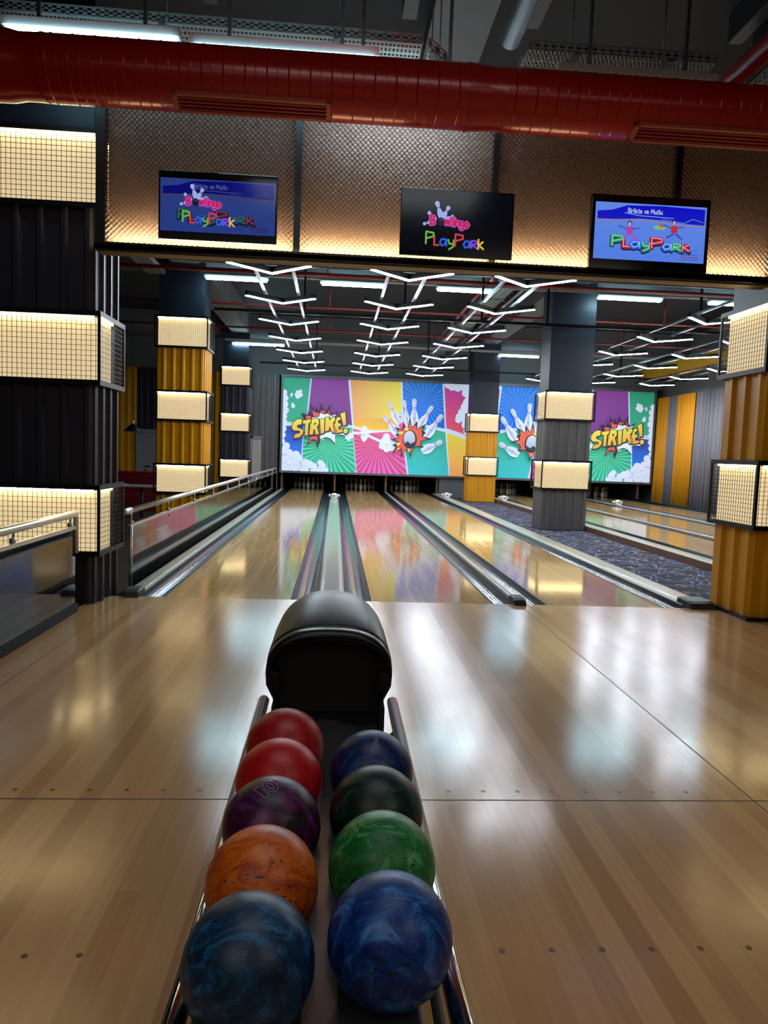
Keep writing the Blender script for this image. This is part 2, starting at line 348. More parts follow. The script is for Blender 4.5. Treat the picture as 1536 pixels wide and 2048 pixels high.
# ------------------------------------------------------------------ bulkhead with expanded mesh
HX0, HX1, HY = -1.80, 3.47, -.45
t = thing('bulkhead', 'wide copper mesh bulkhead hung across the lanes below the red duct', 'bulkhead', (0, 0, 0))
MB().box(HX0, HX1, HY+.10, HY+.13, 2.78, 4.2).build('backing_panel', 'meshback', t)
beam = MB().box(HX0-.06, HX1, HY-.045, HY+.13, 2.757, 2.79).box(HX0-.06, HX1, HY-.045, HY-.038, 2.757, 2.806).build('bottom_beam', 'black', t)
MB().box(HX0-.06, HX1, HY+.0, HY+.13, 2.745, 2.757).build('soffit_strip', 'beige', t)
MB().box(HX0, HX1, HY+.035, HY+.048, 2.791, 2.800).build('led_strip', 'led', t)
area('led_strip_light', ((HX0+HX1)/2, HY-.028, 2.812), (5.2, .015), 9, (1, .78, .40), (PI+.12, 0, 0))
area('led_strip_light', ((HX0+HX1)/2, HY+.055, 2.803), (5.2, .02), 25, (1, .82, .44), (PI-.12, 0, 0))
mul = [(-1.86, -1.79), (-.375, -.325), (1.155, 1.20), (2.62, 2.665)]
for a, b in mul: MB().box(a, b, HY-.02, HY+.05, 2.79, 4.2).build('upright', 'black', t)
mb = MB(); pw, ph = .040, .0205; nrow = int(1.38/ph); segs = int((HX1-HX0)/pw*2)
for r_ in range(nrow):
    z = 2.80+ph*r_; prev = None
    for k in range(segs+1):
        x = HX0+k*pw/2; up = ((k+r_) % 2)*ph*.86
        a = mb.bm.verts.new((x, HY+.006, z+up)); b = mb.bm.verts.new((x, HY-.004, z+up+.0065)); c = mb.bm.verts.new((x, HY+.009, z+up+.0065))
        if prev:
            mb.bm.faces.new((prev[0], a, b, prev[1])); mb.bm.faces.new((prev[1], b, c, prev[2]))
        prev = (a, b, c)
mb.build('expanded_mesh', 'mesh', t, normals=False)

# ------------------------------------------------------------------ drawing helper (printed and screen artwork)
class Art:
    def __init__(s, to3d): s.bm = bmesh.new(); s.cl = s.bm.verts.layers.float_color.new('Col'); s.to = to3d; s.k = 0
    def poly(s, pts, col, layer=None, col2=None, axis='y'):
        s.k += 1; L = s.k if layer is None else layer
        us = [q[1] if axis == 'y' else q[0] for q in pts]; lo, hi = min(us), max(us)
        c1 = lin(col); c2 = lin(col2) if col2 else c1; vs_ = []
        for q in pts:
            f = ((q[1] if axis == 'y' else q[0])-lo)/max(1e-6, hi-lo)
            v = s.bm.verts.new(s.to(q[0], q[1], L)); v[s.cl] = (*[a*(1-f)+b*f for a, b in zip(c1, c2)], 1); vs_.append(v)
        if len(pts) <= 4 or len(pts) == 24:
            s.bm.faces.new(vs_)
        else:
            for tri in tessellate_polygon([[Vector((q[0], q[1], 0)) for q in pts]]):
                try: s.bm.faces.new([vs_[i] for i in tri])
                except ValueError: pass
    def ell(s, cx, cy, rx, ry, col, n=24, rot=0, layer=None, col2=None):
        cr, sr = math.cos(rot), math.sin(rot)
        s.poly([(cx+rx*math.cos(a)*cr-ry*math.sin(a)*sr, cy+rx*math.cos(a)*sr+ry*math.sin(a)*cr) for a in (2*PI*k/n for k in range(n))], col, layer, col2)
    def line(s, pts, w_, col, closed=False, layer=None):
        s.k += 1; L = s.k if layer is None else layer
        P = list(pts)+([pts[0]] if closed else [])
        for a, b in zip(P, P[1:]):
            d = math.hypot(b[0]-a[0], b[1]-a[1]) or 1; nx, ny = -(b[1]-a[1])/d*w_/2, (b[0]-a[0])/d*w_/2
            s.poly([(a[0]+nx, a[1]+ny), (b[0]+nx, b[1]+ny), (b[0]-nx, b[1]-ny), (a[0]-nx, a[1]-ny)], col, L)
            s.ell(b[0], b[1], w_/2, w_/2, col, 8, layer=L+.3)
    def blob(s, pts, fill, stroke, w_, col2=None, axis='y'):
        s.line(pts, w_, stroke, True); s.poly(pts, fill, col2=col2, axis=axis)
    def build(s, name, m, parent):
        bmesh.ops.triangulate(s.bm, faces=s.bm.faces[:])
        me = bpy.data.meshes.new(name); s.bm.to_mesh(me); s.bm.free(); me.materials.append(M[m])
        o = bpy.data.objects.new(name, me); COL.objects.link(o); o.parent = parent; return o
def clip(poly, A, B):                 # keep the part of poly left of A->B
    out = []
    def sd(p): return (B[0]-A[0])*(p[1]-A[1])-(B[1]-A[1])*(p[0]-A[0])
    for i in range(len(poly)):
        p, q = poly[i], poly[(i+1) % len(poly)]; a, b = sd(p), sd(q)
        if a >= 0: out.append(p)
        if (a >= 0) != (b >= 0): f = a/(a-b); out.append((p[0]+(q[0]-p[0])*f, p[1]+(q[1]-p[1])*f))
    return out
def rays(art, panel, c, n, col, ph=0., duty=.5, R=900, c2=None):
    area_ = sum(panel[i][0]*panel[(i+1) % len(panel)][1]-panel[(i+1) % len(panel)][0]*panel[i][1] for i in range(len(panel)))
    pn = panel if area_ > 0 else panel[::-1]; L = art.k+1; art.k += 1
    for k in range(n):
        a0 = 2*PI*(k+ph)/n; a1 = a0+2*PI*duty/n
        tri = [c, (c[0]+R*math.cos(a0), c[1]+R*math.sin(a0)), (c[0]+R*math.cos(a1), c[1]+R*math.sin(a1))]
        for i in range(len(pn)):
            if tri: tri = clip(tri, pn[i], pn[(i+1) % len(pn)])
        if len(tri) > 2: art.poly(tri, col, L, c2)

def draw_mural(flip, parent):
    YM = 17.28
    def c4(a, b, L):
        x, z = at(540+a/3.657, 740+b/3.657, 17.3)
        x = min(max(x, -1.70), 4.29); z = min(max(z, .615), 3.56)
        return ((x+9.65 if fl[0] else 8.65-x) if flip else x, YM-L*.00022, z)
    fl = [0]
    A = Art(c4)
    s5 = lambda pts: [((740-540+a/6.982)*3.657, (760-740+b/6.982)*3.657) for a, b in pts]
    s6 = lambda pts: [((560-540+a/6.982)*3.657, (b/6.982)*3.657) for a, b in pts]
    sc = 3.657/6.982
    A.poly([(70, 20), (900, 60), (1560, 90), (1560, 830), (60, 760)], 'c3d6f2')
    A.poly([(70, 20), (298, 30), (262, 385), (60, 375)], '2a9a78', col2='3aa98a')
    A.poly([(308, 30), (573, 45), (601, 415), (272, 388)], '86409a', col2='6f3a86')
    A.poly([(590, 48), (956, 70), (968, 395), (925, 415), (865, 442), (800, 447), (730, 443), (612, 408)], 'dfa06a', col2='dcd650', axis='x')
    A.poly([(612, 360), (967, 350), (968, 395), (925, 415), (865, 442), (800, 447), (730, 443), (612, 408)], 'e0a850', col2='e4b83c')
    blue = [(970, 70), (1262, 85), (1277, 430), (1120, 395), (978, 400)]
    A.poly(blue, '1a6cd0', col2='1462cc'); rays(A, blue, (1125, 235), 30, '3f8ae0', 0, .35)
    A.poly([(1275, 88), (1560, 100), (1560, 500), (1400, 462), (1288, 425)], 'b83a98', col2='dc5460')
    A.poly([(60, 410), (246, 405), (228, 625), (60, 620)], '3a44b0', col2='1478e4')
    teal = [(248, 405), (603, 425), (626, 770), (232, 760)]
    A.poly(teal, '2f9a86', col2='2aa39a'); rays(A, teal, (430, 560), 36, '58cf9c', .2, .5)
    pink = [(607, 428), (730, 462), (880, 452), (975, 560), (1000, 790), (634, 775)]
    A.poly(pink, 'd85a84', col2='dc66cc'); rays(A, pink, (790, 555), 36, 'b4485c', .1, .42, c2='c04a74')
    A.poly([(985, 560), (1000, 430), (1120, 415), (1280, 455), (1304, 800), (1012, 790)], '34a880', col2='36bcc8')
    A.poly([(1290, 460), (1560, 520), (1560, 830), (1310, 800)], 'dcd04a', col2='ee9a60')
    # white swooping ribbon and small clouds between the panels
    A.line([(570, 405), (640, 425), (740, 447), (860, 446), (960, 400)], 12, 'd2e0f6'); A.line([(600, 460), (680, 462), (780, 510), (860, 545)], 18, 'd2e0f6')
    cl = 'd5e2f8'; ln = '8896b4'
    def cloud(cs, st=True):
        if st:
            L = A.k+1; A.k += 1
            for x, y, r in cs: A.ell(x, y, r+1.6, r+1.6, ln, 14, layer=L)
        L = A.k+1; A.k += 1
        for i, (x, y, r) in enumerate(cs): A.ell(x, y, r, r, cl, 14, layer=L+i*.02)
    cloud([(105, 165, 22), (112, 205, 24), (108, 250, 26), (112, 295, 27), (100, 340, 26), (105, 385, 24), (98, 430, 24), (92, 475, 24), (90, 520, 20)])
    cloud([(205, 165, 16), (222, 182, 18), (203, 195, 16), (225, 155, 11), (190, 180, 10)]); cloud([(160, 178, 9), (157, 190, 7)]); cloud([(170, 265, 14), (166, 250, 9)])
    cloud([(120, 555, 26), (100, 590, 30), (140, 605, 28), (190, 620, 30), (215, 645, 26), (150, 650, 40), (100, 660, 40), (110, 710, 44), (180, 700, 40), (260, 680, 30), (290, 690, 28), (320, 705, 26), (250, 725, 34), (320, 735, 26), (370, 680, 22), (385, 700, 24), (370, 730, 28), (410, 730, 18)])
    for (x, y) in ((120, 610), (160, 640), (110, 670), (190, 690), (250, 700), (300, 720), (370, 715), (90, 620), (140, 690)):
        A.line([(x-18, y), (x-8, y+9), (x+4, y+8), (x+12, y-2)], 2.5, ln)
    cloud([(1300, 110, 26), (1330, 125, 28), (1370, 130, 30), (1410, 120, 32), (1450, 130, 34), (1430, 170, 30), (1460, 200, 34), (1440, 240, 32), (1420, 270, 28), (1400, 310, 28), (1385, 345, 30), (1375, 365, 24), (1420, 350, 34), (1450, 300, 36), (1430, 400, 32), (1440, 450, 28), (1445, 500, 22), (1450, 540, 16), (1500, 250, 60), (1500, 400, 60), (1520, 120, 60)])
    cloud([(568, 490, 20), (590, 480, 22), (575, 505, 14)], False); cloud([(688, 455, 26), (688, 490, 26), (690, 430, 20), (686, 515, 12), (720, 455, 14)], False)
    cloud([(850, 490, 26), (845, 535, 46), (880, 560, 34), (820, 555, 26), (850, 580, 22), (900, 530, 20)], False)
    for q in ([(675, 478), (688, 470), (700, 480)], [(680, 490), (690, 494)], [(838, 548), (850, 552), (858, 546)]): A.line(q, 3, '8a6a90')
    # bowling pins thrown up round the ball
    def pin(hx, hy, bx, by, wd, band=True):
        prof = [(0, .0), (.03, .20), (.10, .26), (.2, .24), (.32, .17), (.42, .24), (.55, .40), (.7, .5), (.82, .47), (.93, .36), (1, .26)]
        dx, dy = bx-hx, by-hy; L = math.hypot(dx, dy); dx /= L; dy /= L; nx, ny = -dy, dx
        P = [(hx+dx*L*t_+nx*wd*w_, hy+dy*L*t_+ny*wd*w_) for t_, w_ in prof]+[(hx+dx*L*t_-nx*wd*w_, hy+dy*L*t_-ny*wd*w_) for t_, w_ in prof[::-1]]
        P = s5(P); A.line(P, 2.2, 'a6b4d2', True); A.poly(P, 'bccdec', col2='dfe8f8')
        P2 = s5([(hx+dx*L*t_+nx*wd*(w_*.45-.12), hy+dy*L*t_+ny*wd*(w_*.45-.12)) for t_, w_ in prof]+[(hx+dx*L*t_-nx*wd*(w_*.2+.12), hy+dy*L*t_-ny*wd*(w_*.2+.12)) for t_, w_ in prof[::-1]])
        A.poly(P2, 'a8b6d4')
        for t_ in (.315, .37): A.line(s5([(hx+dx*L*t_+nx*wd*.17, hy+dy*L*t_+ny*wd*.17), (hx+dx*L*t_-nx*wd*.17, hy+dy*L*t_-ny*wd*.17)]), 4, 'b0405c')
        A.line(s5([(hx+dx*L*.68+nx*wd*.2, hy+dy*L*.68+ny*wd*.2), (hx+dx*L*.68-nx*wd*.2, hy+dy*L*.68-ny*wd*.2)]), 2.5, '5a5a80')
    for a in ((420, 450, 400, 640, 80), (185, 505, 400, 780, 110), (255, 310, 385, 600, 100), (475, 280, 520, 660, 80), (612, 262, 608, 670, 118), (865, 365, 660, 690, 112), (1000, 485, 760, 810, 125), (998, 855, 715, 1000, 130)): pin(*a)
    A.poly(s5([(385, 640), (450, 585), (470, 630), (440, 700)]), 'dc4a98')
    star = [(340, 655), (440, 692), (462, 600), (512, 690), (550, 515), (578, 665), (655, 575), (650, 682), (778, 612), (722, 712), (772, 740), (722, 785), (855, 827), (722, 850), (700, 905), (745, 950), (615, 930), (578, 990), (551, 1098), (530, 982), (492, 972), (412, 1092), (432, 985), (400, 945), (292, 1056), (358, 935), (300, 912), (392, 868), (275, 840), (392, 800), (340, 760), (402, 748)]
    star = s5(star); cx, cy = s5([(548, 825)])[0]
    A.poly(star, '1c2430')
    sh = lambda f, pts: [(cx+(x-cx)*f, cy+(y-cy)*f) for x, y in pts]
    rad = [math.hypot(x-cx, y-cy) for x, y in star]; ns = len(star)
    A.poly([(cx+(x-cx)*(.78 if rad[k] > rad[k-1] and rad[k] > rad[(k+1) % ns] else .92), cy+(y-cy)*(.78 if rad[k] > rad[k-1] and rad[k] > rad[(k+1) % ns] else .92)) for k, (x, y) in enumerate(star)], 'd85a48')
    for q in ([(470, 690), (500, 660), (535, 690), (500, 710)], [(395, 725), (455, 725), (455, 750), (400, 760)], [(365, 880), (410, 870), (415, 900), (360, 915)], [(330, 1005), (395, 950), (420, 955), (360, 985)], [(515, 965), (540, 960), (540, 1010)]): A.poly(s5(q), 'd8e05a')
    A.ell(*s5([(548, 830)])[0], 97*sc, 128*sc, '1c2430'); A.ell(*s5([(542, 822)])[0], 80*sc, 110*sc, 'c4cede', col2='9aa6c0')
    A.poly(s5([(475, 890), (515, 855), (560, 895), (612, 860), (600, 905), (570, 935), (540, 940), (500, 925)]), '2a3040')
    # STRIKE! with its burst
    fl[0] = 1
    A.poly(s6([(295, 600), (400, 628), (383, 583), (455, 622), (425, 470), (500, 580), (503, 508), (545, 592), (577, 465), (612, 575), (655, 560), (712, 468), (690, 585), (745, 620), (822, 575), (775, 640), (805, 690), (500, 830), (340, 690)]), '2a1c3c')
    for q in ([(455, 560), (500, 600), (545, 600), (535, 655), (470, 650)], [(572, 560), (600, 580), (650, 575), (615, 612), (570, 605)], [(668, 545), (690, 600), (720, 635), (685, 650)], [(362, 640), (440, 650), (430, 690), (370, 690)]): A.poly(s6(q), 'd65a4c')
    A.poly(s6([(455, 665), (545, 660), (560, 605), (620, 625), (660, 610), (700, 650), (780, 620), (760, 670), (790, 720), (500, 800), (420, 760)]), 'd8e2f4')
    yo = 698   # crop offset of the lower detail view
    s7 = lambda pts: s6([(a, b+yo) for a, b in pts])
    A.poly(s7([(365, 378), (400, 300), (405, 230), (545, 190), (560, 300), (520, 405), (505, 290), (450, 290)]), '3a1c28')
    A.poly(s7([(400, 335), (420, 240), (525, 220), (530, 330), (515, 280), (450, 270)]), 'd05a58')
    A.poly(s7([(560, 200), (700, 170), (880, 150), (900, 210), (820, 205), (765, 230), (770, 325), (700, 255), (640, 245), (570, 300)]), 'd8e6f4')
    A.line(s7([(555, 300), (590, 262), (650, 245), (705, 268), (762, 332)]), 6, '1c2a3c'); A.line(s7([(765, 222), (820, 205), (890, 228)]), 5, '1c2a3c')
    letters = [
     [(222, 700), (268, 682), (318, 695), (306, 768), (268, 768), (243, 788), (262, 810), (312, 826), (336, 858), (322, 902), (272, 948), (203, 956), (190, 938), (222, 888), (262, 884), (288, 868), (262, 852), (198, 852), (165, 815), (178, 748)],
     [(322, 706), (440, 688), (440, 742), (405, 750), (396, 915), (346, 924), (354, 757), (320, 760)],
     [(440, 692), (500, 668), (545, 690), (552, 748), (522, 798), (552, 892), (506, 914), (478, 830), (466, 905), (408, 910), (426, 752)],
     [(556, 690), (626, 680), (621, 880), (566, 905), (562, 800)],
     [(632, 668), (690, 655), (690, 705), (742, 648), (790, 688), (744, 745), (792, 862), (730, 885), (694, 800), (686, 850), (626, 868)],
     [(774, 672), (840, 655), (850, 698), (812, 714), (814, 745), (850, 742), (852, 790), (818, 796), (824, 832), (876, 825), (880, 870), (764, 890), (746, 762), (770, 742)],
     [(838, 612), (914, 584), (928, 772), (880, 786)],
     [(916+36*math.cos(a), 856+38*math.sin(a)) for a in (2*PI*k/16 for k in range(16))]]
    L0 = A.k+1
    for lt in letters: A.line(s6([(a+5, b+7) for a, b in lt]), 8, '26303a', True, layer=L0)
    for lt in letters: A.poly(s6(lt), 'ded84e', L0+6, 'e2a044')
    for lt in letters: A.line(s6(lt), 4.6, '26303a', True, layer=L0+8)
    A.k = L0+12
    A.poly(s6([(478, 742), (506, 738), (504, 764), (480, 772)]), '26303a')
    return A.build('printed_panel', 'mural', parent)

def mask_unit(flip, label):
    t = thing('mural_panel', label, 'mural', (0, 0, 0))
    x0, x1 = (4.335, 10.42) if flip else (-1.77, 4.315)
    fr = MB().box(x0, x1, 17.24, 17.34, .55, .61).box(x0, x1, 17.24, 17.34, 3.57, 3.65).box(x0, x0+.07, 17.24, 17.34, .61, 3.57).box(x1-.07, x1, 17.24, 17.34, .61, 3.57)
    fr.build('frame', 'muralframe', t); MB().box(x0+.05, x1-.05, 17.29, 17.34, .6, 3.6).build('backing', 'grey', t)
    draw_mural(flip, t)
mask_unit(False, 'comic STRIKE! mural above the pins of the three near-left lanes')
mask_unit(True, 'mirrored comic mural above the lanes right of the carpet')

# pin pits behind the murals
mb = MB().box(-1.85, 10.6, 19.9, 20, -.2, .7).box(-1.85, 10.6, 17.36, 20, .60, .66)
struct(mb.build('wall_pit', 'dark'))

# ------------------------------------------------------------------ lanes
names = ['left of the ball return', 'just right of the ball return', 'beside the carpet strip', 'nearest the carpet in the right-hand set', 'in the middle of the right-hand set', 'beside the curtains at far right']
short = ['on the leftmost lane', 'on the second lane', 'on the third lane', 'on the fourth lane', 'on the fifth lane', 'on the rightmost lane']
def gutter_mb(x0, x1):
    n = 10; cx = (x0+x1)/2; r = (x1-x0)/2
    prof = [(x0, 0.0)]+[(cx-r*.96*math.cos(PI*k/n), -.012-.085*math.sin(PI*k/n)) for k in range(n+1)]+[(x1, 0.0)]
    return MB().extrude_y(prof, 0, 19.2, True)
edges = {0: (-1.642, -.118), 1: (.118, 1.622), 2: (1.692, 3.196), 3: (5.108, 6.61), 4: (6.68, 8.182), 5: (8.42, 9.94)}
for i, c in enumerate(LANES):
    t = thing('bowling_lane', 'glossy maple bowling lane '+names[i], 'bowling lane', (c, 0, 0), 'bowling lanes')
    bed = MB().box(-LW, LW, 0.004, 19.2, -.12, 0).build('lane_bed', 'lane', t)
    for (a, b) in ((edges[i][0]-c, -LW), (LW, edges[i][1]-c)):
        gutter_mb(a, b).build('gutter', 'gutter', t)
    if i < 3:
        for k in range(-3, 4):
            x, y = k*.1351, 4.72-abs(k)*.17
            mb = MB(); mb.quad([(x-.013, y, .0008), (x+.013, y, .0008), (x, y+.10, .0008)]); mb.build('arrow_mark', 'brass', t)
        for k in (-4, -3, -2, 2, 3, 4): MB().lathe([(.007, .0002), (.007, .0008)], 8, (k*.12, 2.1, 0)).build('dot_mark', 'brass', t)
# caps and dividers
def cap(name, label, x0, x1, y1=17.4, m='capwhite', z=.03, side=None, rnd=True):
    t = thing(name, label, 'lane divider', ((x0+x1)/2, 0, 0)); w_ = (x1-x0)/2
    prof = [(-w_, -.1), (-w_, z*.3), (-w_*.86, z*.85), (-w_*.6, z), (w_*.6, z), (w_*.86, z*.85), (w_, z*.3), (w_, -.1)]
    MB().extrude_y(prof, .12, y1, False, True).build('top_cap', m, t, bevel=.003); return t
def endcap(t, wd, zz=.05, L=.24):
    mb = MB(); n = 8; prev = None
    prof = [(0, 0), (.03, zz*.7), (.08, zz), (L-.02, zz*1.05), (L, 0)]
    for s in (-1, 1): pass
    a = [mb.bm.verts.new((-wd, y, z)) for y, z in prof]; b = [mb.bm.verts.new((wd, y, z)) for y, z in prof]
    a2 = [mb.bm.verts.new((-wd*.8, y, z+.008 if z else 0)) for y, z in prof]; b2 = [mb.bm.verts.new((wd*.8, y, z+.008 if z else 0)) for y, z in prof]
    for A_, B_ in ((a, a2), (a2, b2), (b2, b)):
        for i in range(4): mb.bm.faces.new((A_[i], A_[i+1], B_[i+1], B_[i]))
    mb.bm.faces.new(a); mb.bm.faces.new(b); mb.bm.faces.new(a2+[a[0]] if False else a2[::-1]) if False else None
    o = mb.build('end_cap', 'rubber', t, bevel=.006); o.location = (0, -.06, 0); return o
t = cap('lane_divider', 'narrow cream divider between the left gutter and the glass railing', -1.75, -1.642); endcap(t, .07)
t = cap('ball_return_cover', 'wide pale cover strip running down between the two left lanes', -.118, .118, 15.6, 'capgreen', .012)
t = cap('lane_divider', 'thin cream divider between the two lanes right of the ball return', 1.622, 1.692); endcap(t, .055)
t = cap('lane_divider', 'broad cream divider between the third lane and the carpet', 3.196, 3.44, z=.035); endcap(t, .12, .055, .3)
t = cap('lane_divider', 'broad cream kerb on the far side of the carpet strip', 4.91, 5.108, z=.02)
MB().box(-.102, .096, .12, 17.4, -.32, -.002).build('kerb_side', 'maple', t)
t = cap('lane_divider', 'thin cream divider in the right-hand set, nearer the carpet', 6.61, 6.68)
t = cap('lane_divider', 'pale cover strip in the right-hand set, nearer the curtains', 8.182, 8.42, m='capgreen', z=.015)
t = cap('lane_divider', 'dark-edged divider along the foot of the curtains', 9.94, 10.06, m='black', z=.06)
struct(MB().box(10.06, 10.75, 0, YEND, -.3, -.02).build('floor_edge', 'dark'))
# kickback boards beside the pin decks
for x, nm in ((-1.70, 'left-most'), (0, 'between the first and second lanes'), (1.657, 'between the second and third lanes'), (3.33, 'right of the third lane'), (4.97, 'left of the fourth lane'), (6.645, 'between the fourth and fifth lanes'), (8.3, 'between the fifth and sixth lanes'), (10.05, 'right-most')):
    t = thing('kickback_board', 'dark wooden pit side board '+nm, 'pit board', (x, 17.45, 0), 'pit side boards')
    MB().box(-.03, .03, 0, 2.4, -.0, .58).build('board', 'dark', t); MB().box(-.033, .033, -.02, .0, .0, .56).build('front_edge', 'maple', t)
struct(MB().box(3.39, 4.91, 17.36, 17.42, -.09, .56).build('wall_pit_front', 'wallgrey'))

# approach marker dots, one set per lane
def dots(y, xs, label):
    t = thing('marker_dots', label, 'floor marker', (0, y, 0), 'approach marker dots')
    for x in xs: MB().lathe([(.0085, .0002), (.0085, .0012)], 12, (x, 0, 0)).build('dot', 'brass', t)
dots(-3.578, [-.88+k*.1351 for k in range(-5, 6)], 'row of small dark dots before the seam, left of the ball rack')
dots(-3.578, [.88+k*.1351 for k in range(-4, 5)], 'row of small dark dots before the seam, right of the ball rack')
dots(-4.487, [-.88+k*.1351 for k in range(-3, 3)], 'nearest row of dark dots, left of the ball rack')
dots(-4.487, [.88+k*.1351 for k in range(-3, 4)], 'nearest row of dark dots, right of the ball rack')

# pins
def pin_proto():
    t = thing('bowling_pin', 'x', 'bowling pin', (0, 0, 0))
    prof = [(.026, 0), (.036, .02), (.052, .07), (.0605, .114), (.056, .15), (.042, .19), (.028, .225), (.0235, .25), (.0225, .27), (.027, .31), (.0323, .343), (.031, .362), (.02, .377), (.006, .381)]
    MB().lathe(prof, 20).build('body', 'pin', t)
    MB().lathe([(.0300, .222), (.0273, .232)], 20).build('neck_band', 'pinred', t); MB().lathe([(.0255, .243), (.0245, .252)], 20).build('neck_band', 'pinred', t)
    return t
proto = None
rows = ['front pin', 'second-row', 'third-row', 'back-row']; pos = {0: ['of the triangle'], 1: ['left pin', 'right pin'], 2: ['left pin', 'centre pin', 'right pin'], 3: ['far left pin', 'inner left pin', 'inner right pin', 'far right pin']}
for li in (0, 1, 2, 3, 5):
    for r_ in range(4):
        for k in range(r_+1):
            x = LANES[li]+(k-r_/2)*.3048; y = 18.30+r_*.264
            lab = 'white bowling pin, %s %s, standing %s' % (rows[r_], pos[r_][k], short[li])
            if proto is None: proto = pin_proto(); proto.location = (x, y, 0); proto['label'] = lab; o = proto
            else: o = dup(proto, (x, y, 0), lab)
            o['group'] = 'pins on the lane '+names[li]

# white moulded sensor housings at the far ends of the dividers
def shell(x, y, z, label):
    t = thing('sensor_housing', label, 'sensor', (x, y, z), 'white sensor housings')
    MB().sphere((0, 0, .075), .085, 1.1, 1.2, .85).box(-.075, .075, -.13, .1, 0, .05).build('shell', 'white', t, bevel=.01)
    for s in (-1, 1): MB().sphere((s*.12, .02, .075), .04, 1, 1, 1, 14, 8).build('side_knob', 'white', t)
    MB().sphere((0, -.10, .07), .022, 1, .6, 1, 12, 8).build('lens', 'black', t)
shell(0, 13.6, .012, 'white moulded sensor on the pale strip between the two left lanes')
shell(3.32, 15.2, .04, 'white moulded sensor on the divider left of the far amber pillar')
shell(4.96, 14.9, .02, 'white moulded sensor just right of the far amber pillar')
shell(8.28, 14.6, .015, 'white moulded sensor on the divider right of the grey pillar')

# ------------------------------------------------------------------ railings
def rail(label, x, y0, y1, zb, zg, zr, posts, panels, gm='glass', xr=None, endpost=False):
    t = thing('glass_railing', label, 'railing', (x, y0, zb)); L = y1-y0
    MB().tube([(0, 0, zr-zb), (0, L, zr-zb)], .028, 16).build('handrail', 'steel', t)
    MB().box(-.012, .012, 0, L, zg-zb-.02, zg-zb+.006).build('glass_channel', 'steel', t)
    n = panels; near = gm == 'glassdark'
    for k in range(n):
        a, b = L*k/n+.003, L*(k+1)/n-.003; MB().box(-.005, .005, a, b, .03, zg-zb-.02).build('glass_pane', gm, t)
    for k in range(posts):
        y = .05+(L-.1)*k/(posts-1)
        zlo = 0 if (k == 0 or near) else zg-zb-.06
        xo = -.02 if near else 0
        q = MB().tube([(xo, y, zlo), (xo, y, zg-zb+.012)], .013, 10).build('post', 'alu' if near else 'steel', t)
        MB().tube([(xo, y, zg-zb+.012), (xo*.6, y, zr-zb-.01)], .008, 8).tube([(xo, y, zg-zb+.0), (xo, y, zg-zb+.034)], .019, 10).build('saddle', 'steel', q)
    return t
t = rail('long glass railing with steel handrail along the left lane', -1.86, .52, 17.3, -.1, .555, .685, 12, 8)
MB().tube([(0, 0, .785), (0, -.12, .785), (-.01, -.2, .785)], [.034, .03, .024], 14).build('rail_end', 'steel', t)
MB().box(-.02, .02, 0, 16.8, 0, .05).build('base_channel', 'steel', t)
t = rail('nearer glass railing with steel handrail at the left edge of the floor', -1.955, -6.6, -.62, .0, .655, .75, 7, 4, 'glassdark')
MB().tube([(0, 5.98, .75), (.0, 6.0, .72), (0, 6.0, .45)], .02, 12).build('rail_end', 'steel', t)
MB().box(-.05, .02, 0, 6.0, .005, .06).box(-.02, .0, 0, 6.0, .06, .072).build('base_channel', 'dark', t)

# ------------------------------------------------------------------ ball return
rk = thing('ball_return', 'black ball return with arched hood and chrome ball rack', 'ball return', (0, -3.8, 0))
# hood: arch cross-sections swept back, open front
def arch(wd, h, zb, n=28, p=2.35):
    pts = []
    for k in range(n+1):
        a = PI*k/n; c, s_ = math.cos(a), math.sin(a)
        pts.append((-wd*math.copysign(abs(c)**(2/p), c), zb+h*abs(s_)**(2/p)))
    return pts
def loft(secs, closed=False):
    mb = MB(); R_ = [[mb.bm.verts.new((x, y, z)) for x, z in pr] for y, pr in secs]
    for A_, B_ in zip(R_, R_[1:]):
        for i in range(len(A_)-1): f = mb.bm.faces.new((A_[i], A_[i+1], B_[i+1], B_[i])); f.smooth = True
    return mb, R_
mb, R_ = loft([(-.02, arch(.205, .150, .54, p=2.6)), (.0, arch(.213, .158, .54, p=2.6)), (.10, arch(.213, .188, .53, p=2.5)), (.22, arch(.213, .216, .52, p=2.5)), (.34, arch(.210, .236, .505, p=2.5)), (.46, arch(.200, .243, .485, p=2.4)), (.56, arch(.172, .228, .465, p=2.2)), (.63, arch(.12, .18, .45)), (.655, arch(.04, .06, .45))])
mb.build('hood', 'black_hood' if False else mat('hood_black', '131416', .4, .0, spec=.45, noise=.12, nscale=30), rk, solid=.006)
mb, R_ = loft([(-.05, arch(.196, .125, .53, p=2.6)), (-.075, arch(.204, .138, .53, p=2.6)), (-.06, arch(.214, .152, .535, p=2.6)), (-.03, arch(.214, .156, .54, p=2.6)), (-.02, arch(.206, .150, .54, p=2.6))])
mb.build('hood_lip', mat('lip_black', '0a0a0c', .34, spec=.35), rk)
